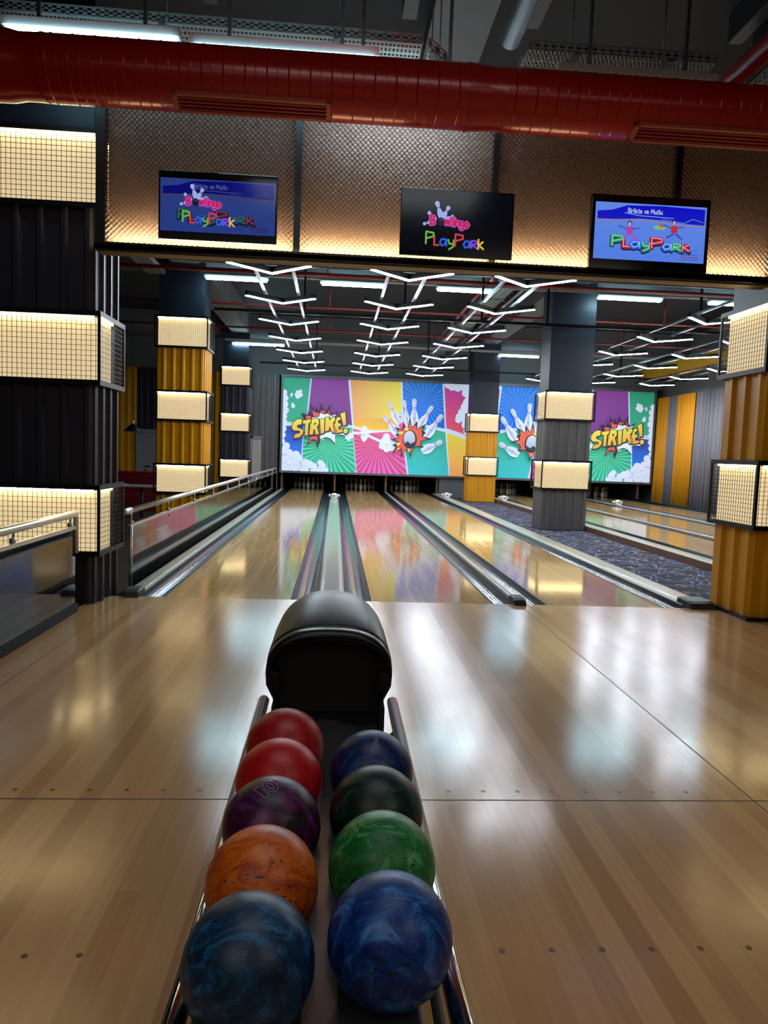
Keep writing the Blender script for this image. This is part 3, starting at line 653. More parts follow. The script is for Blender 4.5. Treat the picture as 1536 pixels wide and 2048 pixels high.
# side cheeks tapering in under the lip, dark throat
for s in (-1, 1):
    mb = MB()
    pr = [(-.07, .54), (-.05, .50), (-.02, .44), (.0, .42), (.42, .42), (.5, .46), (.5, .55), (-.07, .55)]
    o = [mb.bm.verts.new((s*(.212 if z > .45 else .185), y, z)) for y, z in pr]; i_ = [mb.bm.verts.new((s*.17, y, z)) for y, z in pr]
    for k in range(len(pr)): mb.bm.faces.new((o[k], o[(k+1) % len(pr)], i_[(k+1) % len(pr)], i_[k]))
    mb.bm.faces.new(o); mb.bm.faces.new(i_[::-1])
    mb.build('cheek', 'black', rk)
MB().box(-.187, .187, .02, .5, 0, .45).box(-.187, -.17, -.12, .02, .12, .45).box(.17, .187, -.12, .02, .12, .45).build('pedestal', 'black', rk)
MB().box(-.19, .19, -.01, .01, .40, .62).box(-.15, .15, -.01, .01, .62, .675).build('throat', 'dark', rk)
# rack
for s in (-1, 1):
    MB().tube([(s*.236, .15, .375), (s*.232, -1.30, .375), (s*.236, -1.50, .372), (s*.22, -1.62, .36), (s*.17, -1.69, .35), (s*.06, -1.72, .35)], .0205, 18).build('side_rail', 'chrome', rk)
    MB().tube([(s*.205, -1.25, .33), (s*.205, -1.5, .33), (s*.17, -1.62, .32)], .010, 10).build('bumper', 'rubber', rk)
    for y in (-.1, -1.4): MB().bar((s*.236, y, .36), (s*.10, y, .20), .03, .02).build('rail_bracket', 'black', rk)
prof = [(-.215, .34), (-.19, .335), (-.155, .344), (-.118, .3405), (-.08, .352), (-.045, .372), (-.025, .38), (.025, .38), (.045, .372), (.08, .352), (.118, .3405), (.155, .344), (.19, .335), (.215, .34), (.215, .31), (-.215, .31)]
prof = [(x, z-.0) for x, z in [(-.175, .345), (-.118, .334), (-.07, .338), (-.03, .355), (.03, .355), (.07, .338), (.118, .334), (.175, .345), (.175, .32), (-.175, .32)]]
MB().extrude_y(prof, -1.60, .2, False, True).build('ball_track', mat('track_metal', '8c888e', .2, .85, noise=.1, nscale=20), rk, bevel=.006)
MB().box(-.1, .1, -1.1, -.1, .0, .33).build('rack_base', 'black', rk)

BR = .1085
def hexball(label, x, y, z, m):
    t = thing('bowling_ball', label, 'bowling ball', (x, y, z), 'bowling balls on the rack')
    mb = MB(); mb.sphere((0, 0, 0), BR, u=64, v=40); mb.build('ball', m, t); return t
ZB = .4555
balls = [
 ('front left bowling ball, deep teal blue and heavily scratched', -.118, -5.147, ('06192a', '0a3354', '2470a0'), .62, 1.0),
 ('orange bowling ball with dark scratches, second from the front on the left', -.118, -4.928, ('963204', 'c65c10', 'dc8030'), .42, 2.0),
 ('dark purple bowling ball with an outlined 10 and finger holes', -.118, -4.708, ('1c0414', '3c0e36', '6a2a6c'), .2, 3.1),
 ('plain bright red bowling ball behind the purple one', -.118, -4.488, ('a20c14', 'b41018', 'c01c22'), .25, 4.2),
 ('farthest left bowling ball, darker red with black scuffs', -.118, -4.268, ('8c0c14', 'a01018', 'b42426'), .4, 5.3),
 ('front right bowling ball, royal blue with pale marbling', .118, -5.088, ('03194a', '083a84', '4488c8'), .3, 6.4),
 ('bright green marbled bowling ball, second from the front on the right', .118, -4.868, ('084a20', '157034', '6cae74'), .4, 7.5),
 ('very dark green bowling ball between the bright green and the blue ones', .118, -4.648, ('031412', '06241f', '1e4a42'), .42, 8.6),
 ('farthest right bowling ball, dark navy with thin outlined lettering', .118, -4.428, ('040e30', '0a2458', '20508a'), .22, 9.7)]
BO = []
for lab, x, y, cs, scr, sd in balls:
    BO.append(hexball(lab, x, y, ZB, ballmat('ball_resin_%d' % len(BO), *cs, scr=scr, seed=sd, rough=.40)))
def on_ball(t, dirv, upv, strokes, w_, m, scale, name):   # thin engraved outline on the ball surface
    d = Vector(dirv).normalized(); r_ = Vector(upv).cross(d).normalized(); u_ = d.cross(r_)
    mb = MB()
    for st in strokes:
        st = [(a[0]+(b[0]-a[0])*k/6, a[1]+(b[1]-a[1])*k/6) for a, b in zip(st, st[1:]) for k in range(6)]+[st[-1]]
        P = [(d*BR + (r_*a+u_*b)*scale).normalized()*(BR+.0004) for a, b in st]
        mb.tube(P, w_, 5)
    mb.build(name, m, t)
etch = mat('engraved_line', 'b4a6b8', .5)
def circ(cx, cy, rx, ry, n=18): return [(cx+rx*math.cos(2*PI*k/n), cy+ry*math.sin(2*PI*k/n)) for k in range(n+1)]
def toward(px, py, c):                # direction from ball centre c to the surface point seen at this pixel
    d = (_f + _r*((px-768)/F) - _u*((py-1024)/F)).normalized(); oc = CAM-Vector(c); b = oc.dot(d); disc = b*b-(oc.dot(oc)-BR*BR)
    tt = -b-math.sqrt(max(disc, 0)); return (CAM+d*tt)-Vector(c)
c = (-.118, -4.708, ZB)
on_ball(BO[2], toward(534, 1576, c), (-.55, .3, .8), [[(-1.3, -1.3), (-.55, -1.3), (-.55, 1.3), (-1.3, 1.3), (-1.3, -1.3)], circ(.55, 0, .85, 1.3), circ(.55, 0, .35, .75), [(1.9, 1.2), (1.9, .4), (2.2, .3)]], .0006, etch, .016, 'number_outline')
for (qx, qy, rr) in ((607, 1643, .0125), (584, 1652, .0125)):
    v = toward(qx, qy, c).normalized(); q = v.to_track_quat('Z', 'Y')
    mb = MB().lathe([(rr, -.004), (rr, .0006)], 18); o = mb.build('finger_hole', 'dark', BO[2]); o.rotation_mode = 'QUATERNION'; o.rotation_quaternion = q; o.location = v*(BR-.0006)
c = (.118, -4.428, ZB)
on_ball(BO[8], toward(752, 1488, c), (-1, 0, .1), [[(-2.6, -1), (-2.6, 1), (-1.6, 1), (-1.3, .5), (-1.8, 0), (-1.3, -.5), (-1.6, -1), (-2.6, -1)], circ(-.3, .1, .8, .95), circ(-.3, .1, .35, .45), [(.7, .6), (1., -.6), (1.3, .3), (1.6, -.6), (1.9, .6)], [(2.2, .8), (2.2, -.6), (2.5, -.6)], [(2.8, .3), (2.8, -.6)], [(3.1, -.6), (3.1, .3), (3.5, .3), (3.5, -.6)]], .0005, etch, .0095, 'script_outline')
c = (.118, -4.648, ZB)
on_ball(BO[7], toward(682, 1610, c), (-.8, 0, .6), [[(-2, -.6), (-1.6, .8), (-1.2, -.4), (-.8, .6)], circ(-.2, 0, .4, .5, 12), [(.5, .8), (.5, -.6), (.9, -.2)], [(1.2, .5), (1.5, -.6), (1.8, .8)]], .0006, mat('red_script', '6a0f1c', .5), .010, 'script_mark')

# ------------------------------------------------------------------ ceiling lights
lane_row = ['over the lane left of the ball return', 'over the lane right of the ball return', 'over the third lane from the left', 'over the lane nearest the carpet on the right', 'over the middle lane of the right-hand set', 'over the lane beside the curtains']
order = ['nearest', 'second', 'third', 'fourth', 'fifth', 'sixth', 'farthest']
def chevron():
    t = thing('chevron_light', 'x', 'ceiling light', (0, 0, 0)); ax, ay, hw = .505, -.475, .022
    L = math.hypot(ax, ay); n = Vector((-ay, -ax)).normalized() if False else None
    def vshape(w_, z0, z1):
        mb = MB(); k = w_*L/ax; e = (w_*ay/L*-1, w_*ax/L)
        o = [(-ax-e[0]*1, ay+e[1]*1), (0, k), (ax+e[0]*1, ay+e[1]*1)]; i_ = [(-ax+e[0]*1, ay-e[1]*1), (0, -k), (ax-e[0]*1, ay-e[1]*1)]
        for z in (z0, z1): pass
        vo = [[mb.bm.verts.new((x, y, z)) for x, y in o] for z in (z0, z1)]; vi = [[mb.bm.verts.new((x, y, z)) for x, y in i_] for z in (z0, z1)]
        for a in range(2):
            mb.bm.faces.new((vo[0][a], vo[0][a+1], vi[0][a+1], vi[0][a])); mb.bm.faces.new((vo[1][a], vo[1][a+1], vi[1][a+1], vi[1][a]))
            mb.bm.faces.new((vo[0][a], vo[0][a+1], vo[1][a+1], vo[1][a])); mb.bm.faces.new((vi[0][a], vi[0][a+1], vi[1][a+1], vi[1][a]))
        for a in (0, 2): mb.bm.faces.new((vo[0][a], vi[0][a], vi[1][a], vo[1][a]))
        return mb
    vshape(.026, .006, .075).build('housing', 'housing', t); vshape(.021, -.004, .006).build('diffuser', 'chev', t)
    for s in (-.25, .25): MB().box(s-.015, s+.015, -.28, -.20, .075, .095).build('hanger', 'alu', t)
    return t
cp = None
for li, c in enumerate(LANES):
    for k in range(7):
        if li == 3 and k > 6: continue
        lab = '%s white chevron light %s' % (order[k], lane_row[li])
        loc = (c, 3.40+1.925*k, 3.53)
        if cp is None: cp = chevron(); cp.location = loc; cp['label'] = lab; o = cp
        else: o = dup(cp, loc, lab)
        o['group'] = 'chevron lights '+lane_row[li]
for li, c in enumerate(LANES):
    for s, nm in ((-.25, 'left'), (.25, 'right')):
        tag(MB().box(-.018, .018, 0, 13.2, 0, .035).build('support_rail', 'alu' if li < 3 else 'housing'), '%s aluminium rail carrying the chevron lights %s' % (nm, lane_row[li]), 'rail', 'chevron support rails').location = (c+s, 2.3, 3.625)
for k, (y, nm) in enumerate(((3.6, 'nearest'), (7.0, 'middle'), (14.8, 'farthest'))):
    t = thing('cross_bar', nm+' black bar crossing above the chevron lights', 'bar', (0, y, 3.68), 'black cross bars')
    MB().box(-2.2, 10.2, -.025, .025, 0, .05).build('bar', 'housing', t)
    for x in (-.62, 1.15, 2.55, 3.75, 6.6, 8.2): MB().box(x-.02, x+.02, -.02, .02, .05, .9+.6).build('dropper', 'housing', t)
def tube_light(label, x0, x1, y, z, lit=True, m='tube', hang=0):
    t = thing('fluorescent_light', label, 'ceiling light', ((x0+x1)/2, y, z), 'fluorescent batten lights'); h = (x1-x0)/2
    pr = [(-.035, .0), (.035, .0), (.06, .045), (.035, .06), (-.035, .06), (-.06, .045)]
    mb = MB(); a = [mb.bm.verts.new((-h, yy, zz+.03)) for yy, zz in pr]; b = [mb.bm.verts.new((h, yy, zz+.03)) for yy, zz in pr]
    for i in range(6): mb.bm.faces.new((a[i], a[(i+1) % 6], b[(i+1) % 6], b[i]))
    mb.bm.faces.new(a[::-1]); mb.bm.faces.new(b); mb.build('batten', 'whitemetal', t)
    if hang:
        for s in (-.6, .6): MB().box(h*s-.012, h*s+.012, -.012, .012, .09, hang).build('hanger', 'alu', t)
    for yy in (-.028, .028): MB().tube([(-h+.03, yy, .012), (h-.03, yy, .012)], .014, 10).build('tube', m, t)
    return t
tw = mat('fluorescent_tube_bright', 'ffffff', .5, emit='b8f0ff', est=K_TUBE)
tw2 = mat('fluorescent_tube_soft', 'ffffff', .5, emit='a8ecff', est=16.)
rowx = [(-2.44, -1.3, 'at the left'), (-.37, .82, 'second from the left'), (1.75, 2.86, 'third from the left'), (4.77, 6.02, 'just right of the grey pillar'), (6.9, 8.1, 'far right, partly behind the amber pillar')]
for a, b, nm in rowx: tube_light('bright blue-white fluorescent tube in the nearer row, '+nm, a, b, 7.35, 4.29, m=tw)
for a, b, nm in ((-3.1, -1.57, 'at the left end'), (4.75, 6.0, 'right of centre')): tube_light('distant fluorescent tube in the far row, '+nm, a, b, 15.6, 4.28, m=tw)
tube_light('lit fluorescent batten above the left end of the red duct', -2.36, -1.165, -.85, 4.085, m=tw2, hang=1.11)
tube_light('fluorescent batten tucked behind the middle of the red duct', -1.08, .22, -.90, 4.025, m=tw2, hang=1.14)
tube_light('short fluorescent batten hidden low behind the duct centre', -.1, .95, -.77, 3.9, m=tw, hang=1.3)
dim_mat = mat('dim_tube', 'd8cdb4', .3, emit='ffe2b0', est=.35)  # cream tubes that emit a faint warm glow
tube_light('dimly glowing fluorescent batten above the right end of the red duct', 1.505, 2.696, -.85, 4.04, m=dim_mat, hang=1.15)
for x, y, nm in ((-1.0, 7.0, 'left'), (3.1, 7.0, 'middle')): pass

# ------------------------------------------------------------------ red duct
DY, DZ, DR = -1.1, 3.737, .205
t = thing('air_duct', 'large glossy red ventilation duct crossing the whole picture', 'duct', (0, DY, DZ))
def ductpart(x0, x1, r0, step=.07):
    mb = MB(); xs = []; x = x0
    prof = []
    n = int((x1-x0)/step)
    for k in range(n):
        a = x0+k*step; big = (k % 2 == 0)
        prof += [(a, r0), (a+step-.010, r0), (a+step-.005, r0+(.0035 if big else .0010))]
    prof.append((x1, r0))
    seg = 48; rings = [[mb.bm.verts.new((px_, rr*math.cos(2*PI*j/seg), rr*math.sin(2*PI*j/seg))) for j in range(seg)] for px_, rr in prof]
    for A_, B_ in zip(rings, rings[1:]):
        for j in range(seg): f = mb.bm.faces.new((A_[j], A_[(j+1) % seg], B_[(j+1) % seg], B_[j])); f.smooth = True
    mb.bm.faces.new(rings[0][::-1]); mb.bm.faces.new(rings[-1])
    for R2 in rings:
        for j in range(seg):
            e = mb.bm.edges.get((R2[j], R2[(j+1) % seg]))
            if e: e.smooth = False
    return mb
ductpart(-1.98, .83, DR).build('spiral_section', 'red', t); ductpart(1.06, 4.4, DR-.004).build('spiral_section', 'red', t)
def cone(x, rs):
    mb = MB(); seg = 48; rings = [[mb.bm.verts.new((xx, rr*math.cos(2*PI*j/seg), rr*math.sin(2*PI*j/seg))) for j in range(seg)] for xx, rr in rs]
    for A_, B_ in zip(rings, rings[1:]):
        for j in range(seg): f = mb.bm.faces.new((A_[j], A_[(j+1) % seg], B_[(j+1) % seg], B_[j])); f.smooth = True
    return mb
cone(0, [(.82, DR+.006), (.85, DR+.004), (.93, DR-.004), (1.04, DR-.012), (1.07, DR)]).build('coupling', 'red', t)
cone(0, [(-3.2, DR+.03), (-2.2, DR+.012), (-2.12, DR-.004), (-2.0, DR-.002), (-1.97, DR+.004)]).build('coupling', 'red', t)
DUCT = t
def grille(x0, x1):
    h = (x1-x0)/2; w_ = .075; z1 = -DR+.014; z0 = -DR-.016; rt = Matrix.Translation(((x0+x1)/2, 0, 0)) @ Matrix.Rotation(math.radians(-24), 4, 'X')
    def fin(mb, n, m, p):
        for v in mb.bm.verts: v.co = rt @ v.co
        return mb.build(n, m, p)
    fr = fin(MB().box(-h, h, -w_, -w_+.02, z0, z1).box(-h, h, w_-.02, w_, z0, z1).box(-h, -h+.03, -w_, w_, z0, z1).box(h-.03, h, -w_, w_, z0, z1), 'air_grille', 'grille', DUCT)
    for k in range(4):
        yy = -w_+.032+k*.029; fin(MB().box(-h+.03, h-.03, yy, yy+.006, z0+.003, z1), 'louvre', 'grille', fr)
    fin(MB().box(-h+.03, h-.03, -w_+.02, w_-.02, z1-.004, z1), 'dark_opening', 'dark', fr)
grille(-1.13, -.10); grille(1.96, 3.05)

# cable trays
def tray(label, a, b, w_=.12, side='v'):
    a, b = Vector(a), Vector(b); t = thing('cable_tray', label, 'cable tray', a, 'cable trays'); d = (b-a); L = d.length; d.normalize(); sd = d.cross(Vector((0, 0, 1))).normalized()
    mb = MB(); h = .06; nr = 3; sp = .06; n = int(L/sp)
    for s in (-1, 1):
        o = sd*s*w_
        mb.bar(o, d*L+o, .003, .012); mb.bar(o+Vector((0, 0, h)), d*L+o+Vector((0, 0, h)), .006, .012)
        for k in range(n+1):
            q = d*(L*k/n)+o; mb.bar(q, q+Vector((0, 0, h)), .003, .030, up=d)
    mb.bar(Vector((0, 0, h/2))+sd*w_, d*L+Vector((0, 0, h/2))+sd*w_, .003, .012); mb.bar(Vector((0, 0, h/2))-sd*w_, d*L+Vector((0, 0, h/2))-sd*w_, .003, .012)
    for k in range(n*2+1):
        q = d*(L*k/(n*2)); mb.bar(q-sd*w_, q+sd*w_, .012, .003)
    for f in (-.8, -.3, .3, .8): mb.bar(sd*w_*f, d*L+sd*w_*f, .03, .003)
    mb.build('perforated_channel', 'galv', t)
    n2 = max(2, int(L/1.1))
    for k in range(n2): q = d*(L*(k+.5)/n2); MB().tube([q, q+Vector((0, 0, 5.2-a.z))], .006, 6).build('hanger_rod', 'alu', t)
    for k in range(n2): q = d*(L*(k+.5)/n2); MB().bar(q-sd*(w_+.03)-Vector((0, 0, .02)), q+sd*(w_+.03)-Vector((0, 0, .02)), .04, .025).build('bracket', 'alu', t)
    return t
tray('perforated steel cable tray above the left half of the red duct', (-3.2, -.55, 4.33), (.54, -.55, 4.30))
tray('perforated steel cable tray above the right half of the red duct', (1.33, -.6, 4.29), (2.75, -.6, 4.29))
tray('short slanted length of cable tray stepping down over the middle of the duct', (.60, -.55, 4.28), (.72, -.55, 4.19), .12)
tray('cable tray running away beside the upright red pipe at top right', (3.32, -.3, 4.27), (3.3, -3.2, 4.35), .1)
tag(MB().tube([(2.98, -.55, 4.27), (3.05, -3.5, 4.3)], .085, 28).build('branch_duct', 'red'), 'second red duct coming toward the viewer at top right corner', 'duct')
tag(MB().tube([(1.31, -.15, 4.66), (1.31, -4, 4.72)], .085, 24).build('round_pipe', 'navyduct'), 'round blue-grey pipe above the red duct, right of the pale beam', 'pipe')
tag(MB().box(.70, 1.22, -4, .8, 4.95, 5.15).build('ceiling_duct', mat('pale_grey_duct', '4a4f58', .5, .2, noise=.2, nscale=2)), 'flat pale grey duct under the ceiling at top centre', 'duct')
mb = MB()
for x in (-.38, .5, 1.9): mb.box(x, x+.05, -1.8, -1.7, 4.9, 5.2)
for x in (-2.8, -1.2, .45, 1.5, 3.3): mb.box(x, x+.12, -6, .2, 4.95, 5.2)
struct(mb.build('ceiling_ribs', 'navy'))

# long bundle of trays and pipes over the lanes
tray('wide cable tray running away over the third lane', (3.08, 4.6, 4.46), (3.08, 17.2, 4.46), .2)
tag(MB().tube([(2.74, 4.6, 4.50), (2.74, 14.6, 4.50)], .04, 12).build('sprinkler_main', 'redpipe'), 'red pipe running beside the cable tray over the third lane', 'pipe')
tag(MB().tube([(3.45, 4.6, 4.46), (3.45, 17.2, 4.46)], .03, 10).build('conduit', 'alu'), 'bright metal conduit right of the cable tray over the lanes', 'pipe')
tray('cable tray running away in the dark above the left pillar', (-3.3, .6, 4.35), (-3.3, 7.4, 4.35), .15)
for y, z, nm in ((5.35, 4.0, 'nearest'), (8.5, 4.095, 'middle'), (10.7, 4.0, 'farthest')):
    t = thing('sprinkler_pipe', nm+' thin red sprinkler pipe crossing above the lanes', 'pipe', (0, y, z), 'red sprinkler pipes')
    MB().tube([(-8, 0, 0), (9.6, 0, 0)], .022 if y > 6 else .03, 10).build('pipe_run', 'redpipe', t)
    for x in (-5.2, -.2, 3.5, 6.6, 9.0): MB().tube([(x, 0, 0), (x, 0, .5)], .016, 8).build('drop_pipe', 'redpipe', t)
tag(MB().box(9.75, 10.35, 10.5, 17.2, 3.95, 4.25).build('yellow_duct', 'yellow'), 'yellow rectangular duct above the curtains at far right', 'duct')
MB_ = MB().box(-3.3, 9.6, 15.57, 15.63, 4.375, 4.44)
tag(MB_.build('service_bar', 'galv'), 'long pale service channel crossing near the far wall', 'channel')
tag(MB().box(-2.5, 9.6, 7.32, 7.38, 4.385, 4.45).build('service_channel', 'galv'), 'pale channel carrying the nearer row of tubes', 'channel')

# ------------------------------------------------------------------ screens
def tv(label, x0, x1, z0, z1, draw, bez=(.016, .04, .03)):
    t = thing('television', label, 'television', ((x0+x1)/2, -.53, z0), 'televisions on the mesh bulkhead'); W, H = x1-x0, z1-z0
    MB().box(-W/2, W/2, -.02, .02, 0, H).build('casing', 'blackgloss', t, bevel=.004)
    MB().box(-.1, .1, .02, .075, H*.3, H*.7).build('wall_bracket', 'black', t)
    b, bt, bb = bez; sw, sh = W-2*b, H-bt-bb
    A = Art(lambda u, v, L: (-W/2+b+sw*u, -.0212-L*.00003, bb+sh*(1-v)))
    draw(A, sw/sh); A.build('screen', 'screen', t); return t
def stroke_text(A, chars, x, y, s, w_, asp, sl=0.):
    G = {'P': [[(0, 1), (0, 0), (.6, .08), (.62, .35), (0, .55)]], 'L': [[(0, .25), (0, 1), (.38, 1)]], 'a': [[(.5, .5), (.15, .48), (0, .75), (.15, 1), (.42, .9), (.5, .5), (.55, 1)]],
         'y': [[(0, .45), (.12, .8), (.4, .8)], [(.5, .45), (.42, 1.05), (.1, 1.25)]], 'R': [[(0, 1), (0, .4), (.4, .42), (.42, .62), (.05, .72), (.45, 1)]], 'k': [[(0, .2), (0, 1)], [(.4, .4), (.05, .7), (.42, 1)]],
         'B': [[(.05, 0), (.05, 1), (.5, .9), (.52, .62), (.1, .5), (.46, .38), (.44, .08), (.0, 0)]], 'w': [[(0, .35), (.15, 1), (.32, .5), (.48, 1), (.65, .35)]], 'l': [[(.1, 0), (.1, 1)]], 'i': [[(.1, .4), (.1, 1)], [(.1, .12), (.1, .16)]],
         'n': [[(0, 1), (0, .4)], [(0, .55), (.2, .4), (.38, .5), (.38, 1)]], 'g': [[(.4, .45), (.1, .45), (0, .7), (.15, .92), (.4, .85)], [(.42, .42), (.42, 1.15), (.2, 1.3), (0, 1.2)]], 'o': [[(.22, .4), (0, .7), (.22, 1), (.45, .7), (.22, .4)]],
         'r': [[(0, 1), (0, .4)], [(0, .6), (.15, .42), (.3, .42)]], 't': [[(.15, .1), (.15, 1), (.32, 1)], [(0, .4), (.32, .4)]], 'e': [[(0, .7), (.42, .65), (.3, .42), (.08, .45), (0, .75), (.15, 1), (.42, .92)]], 'v': [[(0, .4), (.2, 1), (.42, .4)]],
         'M': [[(0, 1), (.08, .05), (.35, .7), (.62, .05), (.7, 1)]], 'u': [[(0, .4), (.05, .95), (.35, .95), (.4, .4)], [(.4, .4), (.42, 1)]], ' ': []}
    adv = {'P': .68, 'L': .46, 'a': .66, 'y': .6, 'R': .56, 'k': .5, 'B': .6, 'w': .78, 'l': .26, 'i': .24, 'n': .5, 'g': .54, 'o': .56, 'r': .36, 't': .42, 'e': .54, 'v': .5, 'M': .82, 'u': .54, ' ': .4}
    cx = x
    for ch, col in chars:
        for st in G[ch]: A.line([(cx+a*s/asp, y+b*s+(cx-x)*sl) for a, b in st], w_, col)
        cx += adv[ch]*s/asp
    return cx
class Asp:                             # lets strokes keep their width on a wide screen
    def __init__(s, A, asp): s.A, s.asp = A, asp
def draw_logo(A, asp, dim=1.0, ox=.0, oy=.0):
    # work in height units: u = h/asp
    S = lambda pts: [(p[0]/asp, p[1]) for p in pts]
    B0 = A.to; A.to = lambda h, v, L: B0(h/asp, v, L)
    cx = .66+ox
    def pinl(hx, hy, bx, by, wd):
        prof = [(0, .2), (.08, .4), (.2, .36), (.33, .2), (.45, .3), (.65, .5), (.85, .46), (1, .3)]
        dx, dy = bx-hx, by-hy; L = math.hypot(dx, dy); dx /= L; dy /= L; nx, ny = -dy, dx
        A.poly([(hx+dx*L*t_+nx*wd*q, hy+dy*L*t_+ny*wd*q) for t_, q in prof]+[(hx+dx*L*t_-nx*wd*q, hy+dy*L*t_-ny*wd*q) for t_, q in prof[::-1]], 'a8baf6')
        A.line([(hx+dx*L*.36+nx*wd*.2, hy+dy*L*.36+ny*wd*.2), (hx+dx*L*.36-nx*wd*.2, hy+dy*L*.36-ny*wd*.2)], .012, '2a3468')
    for q in ((.60, .13, .70, .42, .10), (.82, .20, .70, .42, .09), (.46, .31, .60, .44, .08), (.90, .35, .76, .42, .06), (.38, .52, .56, .46, .07)): pinl(q[0]+ox, q[1]+oy, q[2]+ox, q[3]+oy, q[4])
    def word(lay, w_, col):
        stroke_text(A, [('B', col)], .50+ox, .37+oy, .15, w_, 1.0)
        stroke_text(A, [(c_, col) for c_ in 'wlingo'], .75+ox, .36+oy, .15, w_, 1.0, .09)
    word(0, .055, 'd45ae0'); word(1, .028, 'd02050')
    A.ell(.685+ox, .47+oy, .062, .075, '1e2038'); A.ell(.675+ox, .43+oy, .008, .01, 'd04040', 8); A.ell(.70+ox, .43+oy, .008, .01, 'd04040', 8)
    cols = [('P', '70c850'), ('L', 'e04848'), ('a', '3468f0'), ('y', '70c048'), ('P', 'e04050'), ('a', '3468f0'), ('R', '8a48e8'), ('k', 'e8d038')]
    stroke_text(A, cols, .44+ox, .64+oy, .21, .030, 1.0, .04)
    A.to = B0
def draw_slide(A, asp, k=1.0):
    def c(h): 
        r_, g_, b_ = (int(h[i:i+2], 16) for i in (0, 2, 4)); return '%02x%02x%02x' % (int(r_*k), int(g_*k), int(b_*min(1, k*1.25)))
    A.poly([(0, 0), (1, 0), (1, 1), (0, 1)], c('6a94f4'), col2=c('5a88f8'))
    A.poly([(.02, .16), (.15, .13), (.28, .04), (.6, .02), (.985, .04), (.985, .32), (.8, .31), (.6, .27), (.4, .26), (.2, .29), (.02, .30)], c('1410d8'), col2=c('1a20c8'))
    A.line([(.0, .31), (.2, .31), (.4, .28), (.6, .31), (.8, .35), (1, .35)], .014, c('d07858'))
    A.line([(.26, .17), (.4, .21), (.7, .225)], .012, c('9ab4ff')); A.line([(.6, .25), (.8, .30), (.88, .22), (.97, .27)], .010, c('7a98ff'))
    B0 = A.to; A.to = lambda h, v, L: B0(h/asp, v, L)
    stroke_text(A, [(q, c('b8c8ff')) for q in 'Birlikte ve Mutlu'], .29*asp, .085, .085, .014, 1.0)
    if k > .9:
        for (x, y, col, leg) in ((.31, .36, 'c048b8', 'b05ad8'), (.71, .30, 'd03048', '3a58c0')):
            A.ell(x*asp, y, .045, .05, c('2a2a80')); A.ell(x*asp, y+.01, .033, .038, c('c8a8d0'))
            A.poly([((x-.03)*asp, y+.07), ((x+.03)*asp, y+.05), ((x+.035)*asp, y+.18), ((x-.025)*asp, y+.19)], c(col))
            A.line([(x*asp-.05, y+.1), (x*asp-.2, y+.05)], .025, c('4060c8')); A.line([(x*asp+.05, y+.1), (x*asp+.18, y+.07)], .025, c('4060c8'))
            A.line([(x*asp, y+.2), (x*asp-.12, y+.27)], .035, c(leg)); A.line([(x*asp+.03, y+.2), (x*asp+.15, y+.28)], .035, c(leg))
        A.poly([(.52*asp, .38), (.58*asp, .36), (.64*asp, .40), (.62*asp, .44), (.54*asp, .44)], c('90c880')); A.ell(.595*asp, .37, .035, .03, c('d06040'))
    cols = [('P', '18b060'), ('L', 'd81830'), ('a', '3070f8'), ('y', '20a860'), ('P', 'd81830'), ('a', '3878f8'), ('R', '20a868'), ('k', 'c81830')]
    for w_, sh_, fx in ((.085, .018, '1a2a50'), (.062, 0, None)):
        stroke_text(A, [(a, c(fx or b)) for a, b in cols], .16*asp, .585+sh_, .19, w_, .62, .02)
    stroke_text(A, [(a, c('c8e8ff')) for a, b in cols], .16*asp, .578, .19, .012, .62, .02)
    A.to = B0
    A.line([(.64, .93), (.75, .84), (.95, .76)], .008, c('4a70d8'))
    for yy, cc in ((.87, '40303a'), (.91, 'a02840'), (.95, '283a80')): A.line([(.78, yy), (.94, yy)], .014 if yy == .91 else .008, c(cc))
def d1(A, asp): draw_slide(A, asp, .45); draw_logo(A, asp, 1, .0, -.02)
def d2(A, asp): A.poly([(0, 0), (1, 0), (1, 1), (0, 1)], '020208'); draw_logo(A, asp, 1, -.02, .03)
def d3(A, asp): draw_slide(A, asp, 1.0)
tv('left television showing a dim blue slide fading into the bowling logo', -1.375, -.495, 2.835, 3.335, d1, (.014, .055, .06))
tv('middle television with the bowling logo on a black screen', .44, 1.315, 2.815, 3.315, d2, (.012, .02, .03))
tv('right television showing a bright blue slide', 1.925, 2.875, 2.79, 3.355, d3, (.03, .06, .075))

# ------------------------------------------------------------------ far walls, doors, curtains, booth
def ribbed_wall(name, x0, x1, y, z0, z1, m, label):
    pr = []; n = max(2, round((x1-x0)/.19)); p = (x1-x0)/n
    for k in range(n):
        for f, o in ((0, 0), (.45, 0), (.56, -.03), (.8, -.03), (.92, 0)): pr.append((x0+p*(k+f), y+o))
    pr.append((x1, y)); o = MB().sheet(pr, z0, z1).build(name, m); tag(o, label, 'wall panel', 'ribbed wall panels'); return o
ribbed_wall('ribbed_wall_panel', -2.35, -1.84, 17.42, -.42, 3.65, 'grey', 'tall grey ribbed wall sheet next to the mural')
ribbed_wall('ribbed_wall_panel', -2.72, -2.35, 17.42, 1.68, 3.65, 'grey', 'grey ribbed wall sheet above the narrow far door')
ribbed_wall('ribbed_wall_panel', -3.2, -2.72, 17.42, -.42, 3.65, 'grey', 'grey ribbed wall sheet hidden behind the far left pillar')
ribbed_wall('ribbed_wall_panel', -3.95, -3.2, 17.42, -.42, 3.65, 'amber', 'amber ribbed wall sheet just left of the far dark pillar')
ribbed_wall('ribbed_wall_panel', -7.3, -6.28, 17.42, -.42, 3.70, 'amber', 'amber ribbed wall sheet left of the white door')
ribbed_wall('ribbed_wall_panel', -6.28, -4.4, 17.42, 1.78, 3.70, 'charcoal', 'dark ribbed wall sheet above the white door')
